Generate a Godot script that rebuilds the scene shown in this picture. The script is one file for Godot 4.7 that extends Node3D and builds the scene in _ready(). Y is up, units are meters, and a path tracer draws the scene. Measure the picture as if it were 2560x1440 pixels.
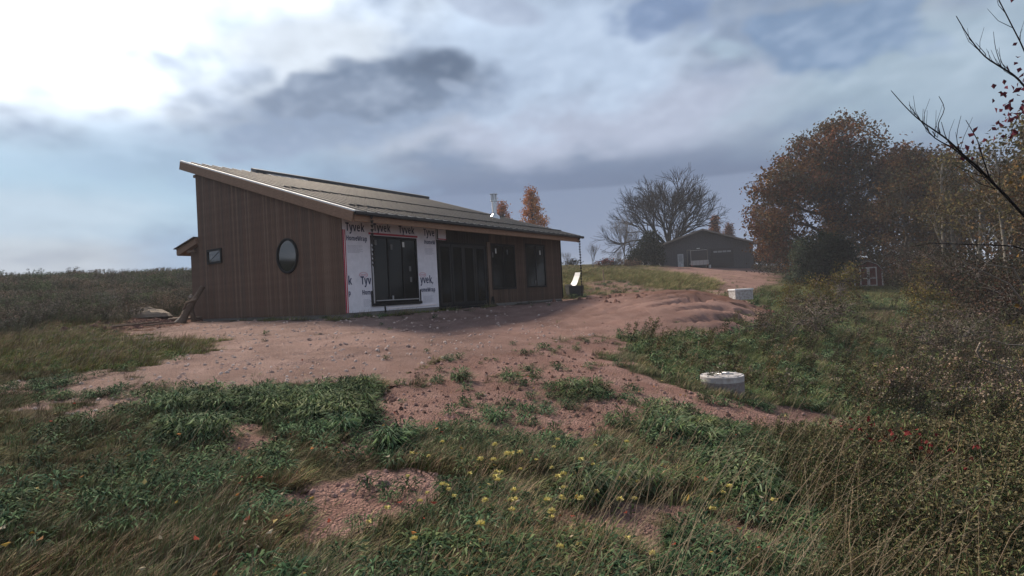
extends Node3D
# A timber house under construction on a reddish gravel pad, weedy slope in front, wood on the right, backlit cloudy autumn sky.

var rng := RandomNumberGenerator.new()
var n_fine := FastNoiseLite.new()
var n_mid := FastNoiseLite.new()
var n_big := FastNoiseLite.new()
var M := {}
var used := {}

# ------------------------------------------------------------------ geometry collector
class Geo:
	var v := PackedVector3Array()
	var n := PackedVector3Array()
	var c := PackedColorArray()
	var i := PackedInt32Array()
	var uv := PackedVector2Array()

	func tri(a: Vector3, b: Vector3, d: Vector3, col := Color.WHITE) -> void:
		var nn := (d - a).cross(b - a).normalized()
		var k := v.size()
		v.append(a); v.append(b); v.append(d)
		n.append(nn); n.append(nn); n.append(nn)
		c.append(col); c.append(col); c.append(col)
		i.append(k); i.append(k + 1); i.append(k + 2)

	func quad(a: Vector3, b: Vector3, d: Vector3, e: Vector3, col := Color.WHITE) -> void:
		var nn := (d - a).cross(b - a).normalized()
		var k := v.size()
		v.append(a); v.append(b); v.append(d); v.append(e)
		for q in 4:
			n.append(nn); c.append(col)
		i.append(k); i.append(k + 1); i.append(k + 2)
		i.append(k); i.append(k + 2); i.append(k + 3)

	func box(at: Vector3, size: Vector3, bas := Basis(), col := Color.WHITE) -> void:
		var h := size / 2.0
		var p := []
		for q in 8:
			p.append(at + bas * Vector3(h.x if q & 1 else -h.x, h.y if q & 2 else -h.y, h.z if q & 4 else -h.z))
		for f in [[4, 6, 7, 5], [1, 3, 2, 0], [0, 2, 6, 4], [5, 7, 3, 1], [2, 3, 7, 6], [0, 4, 5, 1]]:
			quad(p[f[0]], p[f[1]], p[f[2]], p[f[3]], col)

	func tube(pts: Array, radii: Array, sides: int, col := Color.WHITE, cap := false) -> void:
		var m := pts.size()
		var k := v.size()
		var up := Vector3(0.31, 0.2, 0.93)
		for q in m:
			var d: Vector3 = (pts[mini(q + 1, m - 1)] - pts[maxi(q - 1, 0)]).normalized()
			var s := d.cross(up)
			if s.length() < 0.05:
				s = d.cross(Vector3.RIGHT)
			s = s.normalized()
			var t := s.cross(d)
			for w in sides:
				var a := TAU * w / sides
				var o := s * cos(a) + t * sin(a)
				v.append(pts[q] + o * radii[q]); n.append(o); c.append(col)
		for q in m - 1:
			for w in sides:
				var a0 := k + q * sides + w
				var a1 := k + q * sides + (w + 1) % sides
				i.append(a0); i.append(a1); i.append(a0 + sides)
				i.append(a1); i.append(a1 + sides); i.append(a0 + sides)
		if cap:
			for e in [0, m - 1]:
				var kk := v.size()
				var dd: Vector3 = (pts[1] - pts[0]).normalized() * (-1.0 if e == 0 else 1.0)
				for w in sides:
					v.append(v[k + e * sides + w]); n.append(dd); c.append(col)
				for w in range(1, sides - 1):
					i.append(kk)
					if e == 0:
						i.append(kk + w + 1); i.append(kk + w)
					else:
						i.append(kk + w); i.append(kk + w + 1)

	func lathe(prof: Array, sides: int, col := Color.WHITE) -> void:
		# prof: [radius, height] from the bottom up; edges stay crisp, the round is smooth
		for q in prof.size() - 1:
			var r0: float = prof[q][0]
			var y0: float = prof[q][1]
			var r1: float = prof[q + 1][0]
			var y1: float = prof[q + 1][1]
			var nr := Vector2(y1 - y0, r0 - r1).normalized()
			var k := v.size()
			for w in sides + 1:
				var a := TAU * w / sides
				var o := Vector3(cos(a), 0, sin(a))
				v.append(o * r0 + Vector3(0, y0, 0)); v.append(o * r1 + Vector3(0, y1, 0))
				var nn := o * nr.x + Vector3(0, nr.y, 0)
				n.append(nn); n.append(nn)
				c.append(col); c.append(col)
			for w in sides:
				var b := k + w * 2
				i.append(b); i.append(b + 2); i.append(b + 1)
				i.append(b + 1); i.append(b + 2); i.append(b + 3)

	func leaf(at: Vector3, along: Vector3, across: Vector3, l: float, w: float, col: Color) -> void:
		# a folded kite, two triangles each side of the midrib joined in one strip
		var up := along.cross(across)
		var m := at + along * l * 0.45
		var tip := at + along * l - up * l * 0.12
		var a := m + across * w * 0.5 + up * w * 0.16
		var b := m - across * w * 0.5 + up * w * 0.16
		tri(at, a, tip, col)
		tri(at, tip, b, col)

	func blade(at: Vector3, dir: Vector3, bend: Vector3, l: float, w: float, col: Color, tipcol: Color) -> void:
		var side := dir.cross(bend)
		if side.length() < 0.02:
			side = dir.cross(Vector3(0.3, 0.1, 1.0))
		side = side.normalized() * w * 0.5
		var p1 := at + dir * l * 0.5 + bend * l * 0.12
		var p2 := at + dir * l * 0.82 + bend * l * 0.42
		quad(at - side, p1 - side * 0.85, p1 + side * 0.85, at + side, col)
		tri(p1 - side * 0.85, p2, p1 + side * 0.85, tipcol)

	func mesh() -> ArrayMesh:
		var a := []
		a.resize(Mesh.ARRAY_MAX)
		a[Mesh.ARRAY_VERTEX] = v
		a[Mesh.ARRAY_NORMAL] = n
		a[Mesh.ARRAY_COLOR] = c
		if uv.size() == v.size():
			a[Mesh.ARRAY_TEX_UV] = uv
		a[Mesh.ARRAY_INDEX] = i
		var r := ArrayMesh.new()
		r.add_surface_from_arrays(Mesh.PRIMITIVE_TRIANGLES, a)
		return r

# ------------------------------------------------------------------ naming
func numbered(called: String) -> String:
	var k: int = used.get(called, 0)
	used[called] = k + 1
	return called if k == 0 else "%s_%03d" % [called, k]

func tag(o: Node, label := "", category := "", group := "", kind := "") -> Node:
	if label: o.set_meta("label", label)
	if category: o.set_meta("category", category)
	if group: o.set_meta("group", group)
	if kind: o.set_meta("kind", kind)
	return o

func thing(called: String, label: String, category: String, at := Vector3.ZERO, turn := 0.0, group := "") -> Node3D:
	var o := Node3D.new()
	o.name = numbered(called)
	add_child(o)
	o.position = at
	o.rotation.y = turn
	tag(o, label, category, group)
	return o

func obj(called: String, mesh: Mesh, mat: Material, parent: Node3D, at := Vector3.ZERO, bas := Basis()) -> MeshInstance3D:
	var o := MeshInstance3D.new()
	o.mesh = mesh
	o.material_override = mat
	o.transform = Transform3D(bas, at)
	if parent == self:
		o.name = numbered(called)
		add_child(o)
	else:
		var k := 0
		var nm := called
		while parent.has_node(NodePath(nm)):
			k += 1
			nm = "%s_%03d" % [called, k]
		o.name = nm
		parent.add_child(o)
	return o

var boxes := {}
func bx(called: String, parent: Node3D, at: Vector3, size: Vector3, mat: Material, bas := Basis()) -> MeshInstance3D:
	# a box with small chamfers on its four long edges
	var key := size
	if not boxes.has(key):
		boxes[key] = chamfered(size)
	return obj(called, boxes[key], mat, parent, at, bas)

func chamfered(s: Vector3) -> ArrayMesh:
	var g := Geo.new()
	var b: float = minf(0.006, minf(s.x, minf(s.y, s.z)) * 0.2)
	var h := s / 2.0
	var rings := []
	for q in 4:
		var z: float = [-h.z, -h.z + b, h.z - b, h.z][q]
		var e: float = b if q == 0 or q == 3 else 0.0
		var x := h.x - e
		var y := h.y - e
		rings.append([Vector3(-x + b, -y, z), Vector3(x - b, -y, z), Vector3(x, -y + b, z), Vector3(x, y - b, z), Vector3(x - b, y, z), Vector3(-x + b, y, z), Vector3(-x, y - b, z), Vector3(-x, -y + b, z)])
	for q in 3:
		for w in 8:
			var w2 := (w + 1) % 8
			g.quad(rings[q][w], rings[q + 1][w], rings[q + 1][w2], rings[q][w2])
	for w in range(1, 7):
		g.tri(rings[3][0], rings[3][w + 1], rings[3][w])
		g.tri(rings[0][0], rings[0][w], rings[0][w + 1])
	return g.mesh()

func extrude(poly: PackedVector2Array, depth: float) -> ArrayMesh:
	# outline in x, y; from z = 0 to z = depth, front towards +z
	var g := Geo.new()
	add_extrude(g, poly, 0.0, depth)
	return g.mesh()

func add_extrude(g: Geo, poly: PackedVector2Array, z0: float, z1: float, col := Color.WHITE) -> void:
	if Geometry2D.is_polygon_clockwise(poly):
		poly = poly.duplicate()
		poly.reverse()
	var t := Geometry2D.triangulate_polygon(poly)
	for k in range(0, t.size(), 3):
		var a := poly[t[k]]
		var b := poly[t[k + 1]]
		var d := poly[t[k + 2]]
		if (b - a).cross(d - a) > 0.0:
			var s := b
			b = d
			d = s
		g.tri(Vector3(a.x, a.y, z1), Vector3(b.x, b.y, z1), Vector3(d.x, d.y, z1), col)
		g.tri(Vector3(a.x, a.y, z0), Vector3(d.x, d.y, z0), Vector3(b.x, b.y, z0), col)
	for k in poly.size():
		var a := poly[k]
		var b := poly[(k + 1) % poly.size()]
		g.quad(Vector3(a.x, a.y, z0), Vector3(a.x, a.y, z1), Vector3(b.x, b.y, z1), Vector3(b.x, b.y, z0), col)

# ------------------------------------------------------------------ materials
func noise_tex(seed_: int, freq: float, low: Color, high: Color, octaves := 4, size := 512, normal := false, bump := 4.0) -> NoiseTexture2D:
	var f := FastNoiseLite.new()
	f.noise_type = FastNoiseLite.TYPE_SIMPLEX_SMOOTH
	f.seed = seed_
	f.frequency = freq
	f.fractal_octaves = octaves
	var t := NoiseTexture2D.new()
	t.width = size
	t.height = size
	t.seamless = true
	t.noise = f
	if normal:
		t.as_normal_map = true
		t.bump_strength = bump
	else:
		var r := Gradient.new()
		r.set_color(0, low)
		r.set_color(1, high)
		t.color_ramp = r
	return t

func lin(r: float, g: float, b: float) -> Color:
	return Color(r, g, b).linear_to_srgb()

func mat(called: String, col: Color, rough := 0.8, tex: Texture2D = null, scale := Vector3.ONE, bump: Texture2D = null, depth := 0.3, spec := 0.4, metal := 0.0) -> StandardMaterial3D:
	var m := StandardMaterial3D.new()
	m.resource_name = called
	m.albedo_color = lin(col.r, col.g, col.b)
	m.roughness = rough
	m.metallic_specular = spec
	m.metallic = metal
	if tex or bump:
		m.uv1_triplanar = true
		m.uv1_world_triplanar = false
		m.uv1_scale = scale
		if tex: m.albedo_texture = tex
		if bump:
			m.heightmap_enabled = true
			m.heightmap_texture = bump
			m.heightmap_scale = depth
	M[called] = m
	return m

func leafmat(called: String, back: float, rough := 0.65) -> StandardMaterial3D:
	var m := StandardMaterial3D.new()
	m.resource_name = called
	m.vertex_color_use_as_albedo = true
	m.roughness = rough
	m.metallic_specular = 0.15
	m.cull_mode = BaseMaterial3D.CULL_DISABLED
	if back > 0.0:
		m.backlight_enabled = true
		m.backlight = Color(back, back, back)
	M[called] = m
	return m

func make_materials() -> void:
	var t_grain := noise_tex(11, 0.02, Color(0.62, 0.6, 0.58), Color(1, 1, 1), 5)
	var t_soft := noise_tex(12, 0.012, Color(0.72, 0.72, 0.72), Color(1, 1, 1), 5)
	var t_speck := noise_tex(13, 0.09, Color(0.45, 0.45, 0.45), Color(1, 1, 1), 3)
	var t_bump := noise_tex(14, 0.05, Color.BLACK, Color.WHITE, 5)
	var g := Vector3(9, 0.35, 9)
	var tones := [[0.185, 0.112, 0.080], [0.155, 0.092, 0.066], [0.208, 0.128, 0.092], [0.172, 0.099, 0.071], [0.150, 0.096, 0.072], [0.232, 0.148, 0.108]]
	for k in tones.size():
		mat("board%d" % k, Color(tones[k][0], tones[k][1], tones[k][2]), 0.75, t_grain, g, t_grain, 0.06)
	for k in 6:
		mat("board_shade%d" % k, Color(tones[k][0], tones[k][1], tones[k][2]) * 0.62, 0.8, t_grain, g, t_grain, 0.06)  # same boards darkened for the front wall, its shade put into the colour
	mat("board_black", Color(0.045, 0.036, 0.032), 0.8, t_grain, g)
	mat("sheathing", Color(0.03, 0.027, 0.025), 0.9)
	mat("fascia", Color(0.36, 0.215, 0.14), 0.75, t_grain, Vector3(0.4, 9, 9), t_grain, 0.08)
	mat("fascia_rake", Color(0.34, 0.215, 0.15), 0.75, t_grain, Vector3(9, 9, 0.4), t_grain, 0.08)
	mat("soffit", Color(0.3, 0.185, 0.12), 0.8, t_grain, Vector3(0.5, 6, 6))
	mat("post", Color(0.2, 0.135, 0.1), 0.8, t_grain, g)
	mat("roof_metal", Color(0.108, 0.108, 0.114), 0.55, t_soft, Vector3(1.5, 1.5, 0.5), t_soft, 0.25, 0.5, 0.1)
	mat("roof_seam", Color(0.16, 0.148, 0.14), 0.42, t_soft, Vector3(2, 2, 2), null, 0.0, 0.5, 0.3)
	mat("trim_metal", Color(0.55, 0.56, 0.58), 0.35, null, Vector3.ONE, null, 0.0, 0.6, 0.4)
	mat("gutter", Color(0.035, 0.033, 0.035), 0.45, t_soft, Vector3(2, 2, 2))
	mat("flue_steel", Color(0.72, 0.74, 0.78), 0.28, t_soft, Vector3(5, 1, 5), null, 0.0, 0.5, 0.85)
	mat("wrap", Color(0.70, 0.68, 0.745), 0.6, noise_tex(17, 0.01, Color(0.93, 0.93, 0.93), Color(1, 1, 1), 4), Vector3(0.7, 0.7, 0.7), t_soft, 0.3)
	mat("print_blue", Color(0.035, 0.045, 0.10), 0.7)
	mat("print_grey", Color(0.34, 0.34, 0.40), 0.7)
	mat("print_pink", Color(0.55, 0.30, 0.36), 0.7)
	mat("tape_red", Color(0.36, 0.015, 0.04), 0.5)
	mat("tape_white", Color(0.75, 0.68, 0.7), 0.5)
	mat("frame_black", Color(0.013, 0.013, 0.014), 0.5, null, Vector3.ONE, null, 0.0, 0.25)
	mat("door_dark", Color(0.017, 0.0165, 0.018), 0.5, t_grain, Vector3(5, 0.5, 5))
	mat("pane_dark", Color(0.010, 0.011, 0.011), 0.06, null, Vector3.ONE, null, 0.0, 0.32)
	mat("pane", Color(0.012, 0.014, 0.013), 0.05, null, Vector3.ONE, null, 0.0, 0.75)
	mat("track", Color(0.35, 0.35, 0.37), 0.4, null, Vector3.ONE, null, 0.0, 0.5, 0.6)
	mat("sticker", Color(0.6, 0.6, 0.58), 0.6)
	mat("sticker_dim", Color(0.12, 0.12, 0.12), 0.6)
	mat("concrete", Color(0.30, 0.28, 0.27), 0.9, t_speck, Vector3(1.5, 1.5, 1.5), t_bump, 0.6)
	mat("chain_black", Color(0.02, 0.02, 0.022), 0.45)
	mat("log", Color(0.25, 0.185, 0.145), 0.9, t_grain, Vector3(5, 0.8, 5), t_bump, 2.0)
	mat("log_pale", Color(0.5, 0.45, 0.4), 0.9, t_grain, Vector3(3, 3, 3))
	mat("bark", Color(0.085, 0.068, 0.056), 0.95, t_grain, Vector3(2, 0.5, 2), t_bump, 3.0)
	mat("bark_grey", Color(0.13, 0.115, 0.105), 0.95, t_grain, Vector3(2, 0.5, 2), t_bump, 2.0)
	mat("bark_dark", Color(0.018, 0.016, 0.018), 0.95, null, Vector3.ONE, null, 0.0, 0.1)
	mat("bark_pale", Color(0.40, 0.37, 0.33), 0.9, t_speck, Vector3(1, 0.6, 1))
	mat("bark_twig", Color(0.17, 0.145, 0.13), 0.9)
	mat("barn_wall", Color(0.098, 0.10, 0.115), 0.8, t_soft, Vector3(1, 1, 1))
	mat("barn_roof", Color(0.13, 0.115, 0.105), 0.7, t_soft, Vector3(1, 1, 1))
	mat("barn_trim", Color(0.16, 0.14, 0.125), 0.7)
	mat("barn_door", Color(0.042, 0.041, 0.045), 0.7)
	mat("white_paint", Color(0.62, 0.64, 0.68), 0.6, t_soft, Vector3(1, 1, 1))
	mat("pale_glass", Color(0.30, 0.31, 0.33), 0.15)
	mat("aluminium", Color(0.42, 0.42, 0.44), 0.45, t_soft, Vector3(3, 3, 3), null, 0.0, 0.5, 0.4)
	mat("rubber", Color(0.018, 0.018, 0.018), 0.9)
	mat("lamp_red", Color(0.3, 0.02, 0.02), 0.4)
	mat("plastic_white", Color(0.44, 0.45, 0.475), 0.6, noise_tex(18, 0.014, Color(0.76, 0.71, 0.68), Color(1, 1, 1), 5), Vector3(1.1, 1.1, 1.1), t_soft, 0.5)
	mat("plastic_grey", Color(0.25, 0.225, 0.235), 0.7, M.plastic_white.albedo_texture, Vector3(2, 2, 2), t_bump, 0.4)
	mat("sheet_white", Color(0.66, 0.68, 0.72), 0.55)
	mat("bin_dark", Color(0.03, 0.031, 0.034), 0.6)
	mat("shed_red", Color(0.20, 0.05, 0.048), 0.75, t_grain, g)
	mat("shed_trim", Color(0.60, 0.56, 0.55), 0.7)
	mat("shed_roof", Color(0.12, 0.10, 0.095), 0.9, t_speck, Vector3(3, 3, 3))
	mat("stake", Color(0.42, 0.33, 0.25), 0.85, t_grain, g)
	mat("plank_grey", Color(0.10, 0.085, 0.078), 0.85, t_grain, Vector3(0.5, 9, 9))
	mat("stone", Color(0.27, 0.21, 0.2), 0.95, t_speck, Vector3(4, 4, 4), t_bump, 1.5)
	mat("sand_pale", Color(0.42, 0.35, 0.29), 0.95, t_speck, Vector3(3, 3, 3), t_bump, 2.0)
	mat("soil_red", Color(0.17, 0.088, 0.07), 0.95, t_speck, Vector3(3, 3, 3), t_bump, 4.0)
	leafmat("leaf", 0.55, 0.85)
	leafmat("grass", 0.3, 0.9)
	leafmat("stem", 0.0, 0.85)
	var gm := leafmat("ground", 0.0, 0.95)
	gm.metallic_specular = 0.15
	gm.cull_mode = BaseMaterial3D.CULL_BACK
	gm.uv1_triplanar = true
	gm.uv1_world_triplanar = true
	gm.uv1_scale = Vector3(0.9, 0.9, 0.9)
	gm.albedo_texture = noise_tex(15, 0.06, Color(0.80, 0.78, 0.77), Color(1.0, 1.0, 1.0), 6, 1024)
	gm.heightmap_enabled = true
	gm.heightmap_texture = noise_tex(16, 0.035, Color.BLACK, Color.WHITE, 6, 1024)
	gm.heightmap_scale = 8.0

# ------------------------------------------------------------------ terrain
var CP: PackedVector3Array
const LX := 121
const LZ := 121
var lat := PackedFloat32Array()
const SX := 4.0
const HO := Vector3(-4.97, 0, -16.81)
const TURN := 0.958
var hu := Vector3(0.5753, 0, -0.818)
var hn := Vector3(0.818, 0, 0.5753)

func control_points() -> void:
	var s := "-3.44,-.77,-7.5 -1.33,-.97,-2.8 -2.32,-.9,-5 -4.34,-.35,-11.5 -2.46,-.5,-12.2 -11.73,-.12,-21.3 -5.02,-.13,-16.9 -2.57,-.12,-20 2.4,-.06,-27.3 0,-.39,-19 0,-.71,-13 0,-.88,-8.5 0,-.98,-6 0,-.99,-4.1 0,-1.01,-2.75 5.45,.05,-21 4.12,-.6,-16 2.87,-.86,-13 2.07,-1,-9.5 1.8,-1.09,-7.2 1.07,-1.15,-4.4 .7,-1.17,-3 "
	s += "6.92,-.2,-19 5.06,-.95,-14 3.2,-1.5,-9 2.21,-1.38,-6.3 1.23,-1.2,-3 26.1,-.85,-45 14.1,-.9,-28 10.9,-1.48,-19 7.4,-1.95,-13 5.35,-2,-9.5 2.1,-1.24,-3 12.5,-2.15,-16 9.3,-2.3,-12 23.6,-1.39,-30 38.7,-.53,-45 24.5,2.48,-72 17.65,1.02,-50 10.05,.18,-34 10.2,1.24,-45 9.4,2.75,-60 9,4.3,-90 3.33,.04,-28 5.06,1.05,-42 -37.3,3.25,-45 -25.6,3.1,-45 -21.3,.9,-28 "
	s += "-15.2,.1,-22 -13.35,-.2,-16 -8,-.45,-10 -5.9,-.7,-7 -3.55,-.88,-4.2 -2.47,-.98,-2.9 9.6,-.44,-24 34.4,-.92,-55 33.9,2,-72 -10,2.6,-45 -12,.9,-34 0,-1.05,2 -6,-.95,1 6,-1.6,0 5,-1.6,-4 50,0,-70 -45,3.6,-65 -10,4.2,-75 30,4,-95 -45,4.2,-20 -28,1.1,-19 -20,-.3,-8 20,-2.6,-14 40,-1.5,-30"
	for p in s.split(" "):
		var q := p.split_floats(",")
		CP.append(Vector3(q[0], q[1], q[2]))

func fitted(x: float, z: float) -> float:
	# moving least squares through the surveyed heights
	x = clampf(x, -60, 60)
	z = clampf(z, -95, 3)
	var h := 0.6 + 0.085 * sqrt(x * x + z * z)
	var s0 := 0.0; var sx := 0.0; var sz := 0.0; var sxx := 0.0; var szz := 0.0; var sxz := 0.0; var b0 := 0.0; var b1 := 0.0; var b2 := 0.0
	for p in CP:
		var dx := p.x - x
		var dz := p.z - z
		var d2 := dx * dx + dz * dz
		var w := exp(-d2 / (2.0 * h * h)) + 1e-5 / (1.0 + d2)
		s0 += w; sx += w * dx; sz += w * dz; sxx += w * dx * dx; szz += w * dz * dz; sxz += w * dx * dz
		b0 += w * p.y; b1 += w * dx * p.y; b2 += w * dz * p.y
	var reg := 0.06 * h * h * s0
	var bas := Basis(Vector3(s0, sx, sz), Vector3(sx, sxx + reg, sxz), Vector3(sz, sxz, szz + reg))
	return (bas.inverse() * Vector3(b0, b1, b2)).x

func make_lattice() -> void:
	lat.resize(LX * LZ)
	for a in LX:
		var x := SX * sinh((a - 60.0) / 60.0 * 3.75)
		for b in LZ:
			var z := SX * sinh((b - 100.0) / 100.0 * 4.0) if b <= 100 else (b - 100.0) * 0.25
			lat[a * LZ + b] = fitted(x, z)

func base_height(x: float, z: float) -> float:
	var s := clampf(asinh(x / SX) / 3.75 * 60.0 + 60.0, 0.0, LX - 1.001)
	var t := clampf(asinh(z / SX) / 4.0 * 100.0 + 100.0 if z <= 0.0 else 100.0 + z * 4.0, 0.0, LZ - 1.001)
	var a := int(s)
	var b := int(t)
	var fs := s - a
	var ft := t - b
	var k := a * LZ + b
	return lerpf(lerpf(lat[k], lat[k + 1], ft), lerpf(lat[k + LZ], lat[k + LZ + 1], ft), fs)

func height(x: float, z: float) -> float:
	var h := base_height(x, z)
	var far := maxf(0.0, sqrt(x * x + z * z) - 95.0)
	h -= far * 0.02
	var l := Vector3(x, 0, z) - HO
	var a := l.dot(hu)
	var b := l.dot(hn)
	if a > -6.0 and a < 19.0 and b > -13.0 and b < 5.0:
		var dx := maxf(maxf(-a, a - 12.8), 0.0)
		var dz := maxf(maxf(b, -9.3 - b), 0.0)
		var t := smoothstep(0.3, 2.3, sqrt(dx * dx + dz * dz))
		h = lerpf(-0.12, h, t)
	var r := sqrt(x * x + z * z)
	h += 0.05 * exp(-((x - 3.2) * (x - 3.2) + (z + 8.65) * (z + 8.65)) / 0.55)
	h += n_mid.get_noise_2d(x * 1.6, z * 1.6) * 0.05 * smoothstep(1.0, 8.0, r) + n_big.get_noise_2d(x * 1.5, z * 1.5) * 0.16 * smoothstep(26.0, 60.0, r)
	return h

func at_ground(x: float, z: float, lift := 0.0) -> Vector3:
	return Vector3(x, height(x, z) + lift, z)

# zones of bare ground: outline, how bare, kind (0 gravel, 1 red soil)
var zones := []
func zone(s: String, bare: float, kind: int) -> void:
	var q := s.split_floats(",")
	var p := PackedVector2Array()
	var r := Rect2(q[0], q[1], 0, 0)
	for k in range(0, q.size(), 2):
		p.append(Vector2(q[k], q[k + 1]))
		r = r.expand(Vector2(q[k], q[k + 1]))
	zones.append([p, bare, kind, r.grow(0.5)])

func make_zones() -> void:
	zone("-10.4,-15.5,-11.7,-19.2,-11.9,-21.2,-4.7,-15.8,-2.5,-19.5,2.3,-28,3.8,-30.2,5.7,-29.2,9.1,-30.8,11.6,-28.9,10.0,-22.6,7.3,-17.2,5.0,-14.4,2.9,-13.4,1,-13,.3,-11.7,-.6,-10.4,-1.6,-9.8,-1.5,-8,-2.4,-7.8,-2.9,-7.8,-3.6,-7.9,-3.8,-7.4,-4.3,-7.1,-4.8,-7.6,-6,-8.9,-6,-9.6,-5.7,-10.5,-6.2,-11.9,-7.3,-13,-8.6,-13.5", 1.0, 0)
	zone("14.5,-56.7,17,-64,18,-74,32,-74,30.8,-68,29.6,-61.7,22,-46,13.7,-31.9,8.4,-28.7,6.4,-28.7,7.9,-31.4,12.8,-34.9,15.4,-46.8", 0.93, 0)
	zone("4.9,-40.7,8.2,-41.5,9,-32.1,8,-28,3.7,-31.2", 0.6, 1)
	zone("-1.7,-7.9,-.2,-8.2,.8,-8.2,3.4,-8.6,5.4,-9.3,4.2,-7.4,2.6,-6.5,.9,-6.1,.7,-5.4,-.2,-5.2,-.7,-5.5,-1.1,-5.9,-1.1,-5,-1.4,-5.2,-2,-6.8", 0.9, 1)
	zone("-1.4,-10.2,1,-12.7,2.5,-13.1,1.6,-10.6,2.7,-9.3,2.7,-8.3,4.7,-9.7,5.2,-9.2,3.3,-7.8,1.6,-7.5,-.2,-8.5", 0.88, 1)
	zone("-1.5,-9.7,-.3,-10.5,.4,-11.6,1,-10,.3,-8.6,-1.5,-8", 0.93, 1)
	zone("-1.85,-4,-1.3,-4.5,-.65,-4.2,-.5,-3.6,-.9,-3.25,-1.3,-3.3,-1.7,-3.6", 0.82, 1)
	zone("-.1,-3.7,.4,-4,1,-3.75,.85,-3.15,.5,-2.95,.1,-3.2", 0.82, 1)
	zone("1.15,-3.7,1.5,-3.9,1.75,-3.5,1.4,-3.35", 0.9, 1)
	zone("-7.5,-8.2,-6.4,-9.2,-4.4,-7.1,-4.2,-6.1,-5.3,-6.9,-5.7,-6.5", 0.62, 0)
	zone("-3.2,-6.2,-2.5,-5.9,-2.3,-4.9,-3.2,-5.2", 0.6, 1)
	zone("-13,-17.5,-15.4,-22.9,-13.7,-24.2,-11.3,-22.4,-11.7,-19.2,-10.1,-15.1", 0.97, 2)
	zone("-12.2,-16.5,-10.1,-15.1,-9,-14.4,-7.4,-13.2,-10,-15.8", 0.4, 0)

func bare_at(x: float, z: float) -> Vector2:
	# x: how bare; y: kind
	var r := sqrt(x * x + z * z)
	var j := 0.10 + 0.022 * r
	var q := Vector2(x + n_mid.get_noise_2d(x * 2.2 + 40.0, z * 2.2) * j * 2.2, z + n_mid.get_noise_2d(x * 2.2, z * 2.2 + 70.0) * j * 3.0)
	var best := 0.0
	var kind := 0.0
	for zn in zones:
		var rr: Rect2 = zn[3]
		if rr.has_point(q) and zn[1] > best and Geometry2D.is_point_in_polygon(q, zn[0]):
			best = zn[1]
			kind = zn[2]
	return Vector2(best, kind)

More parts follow.
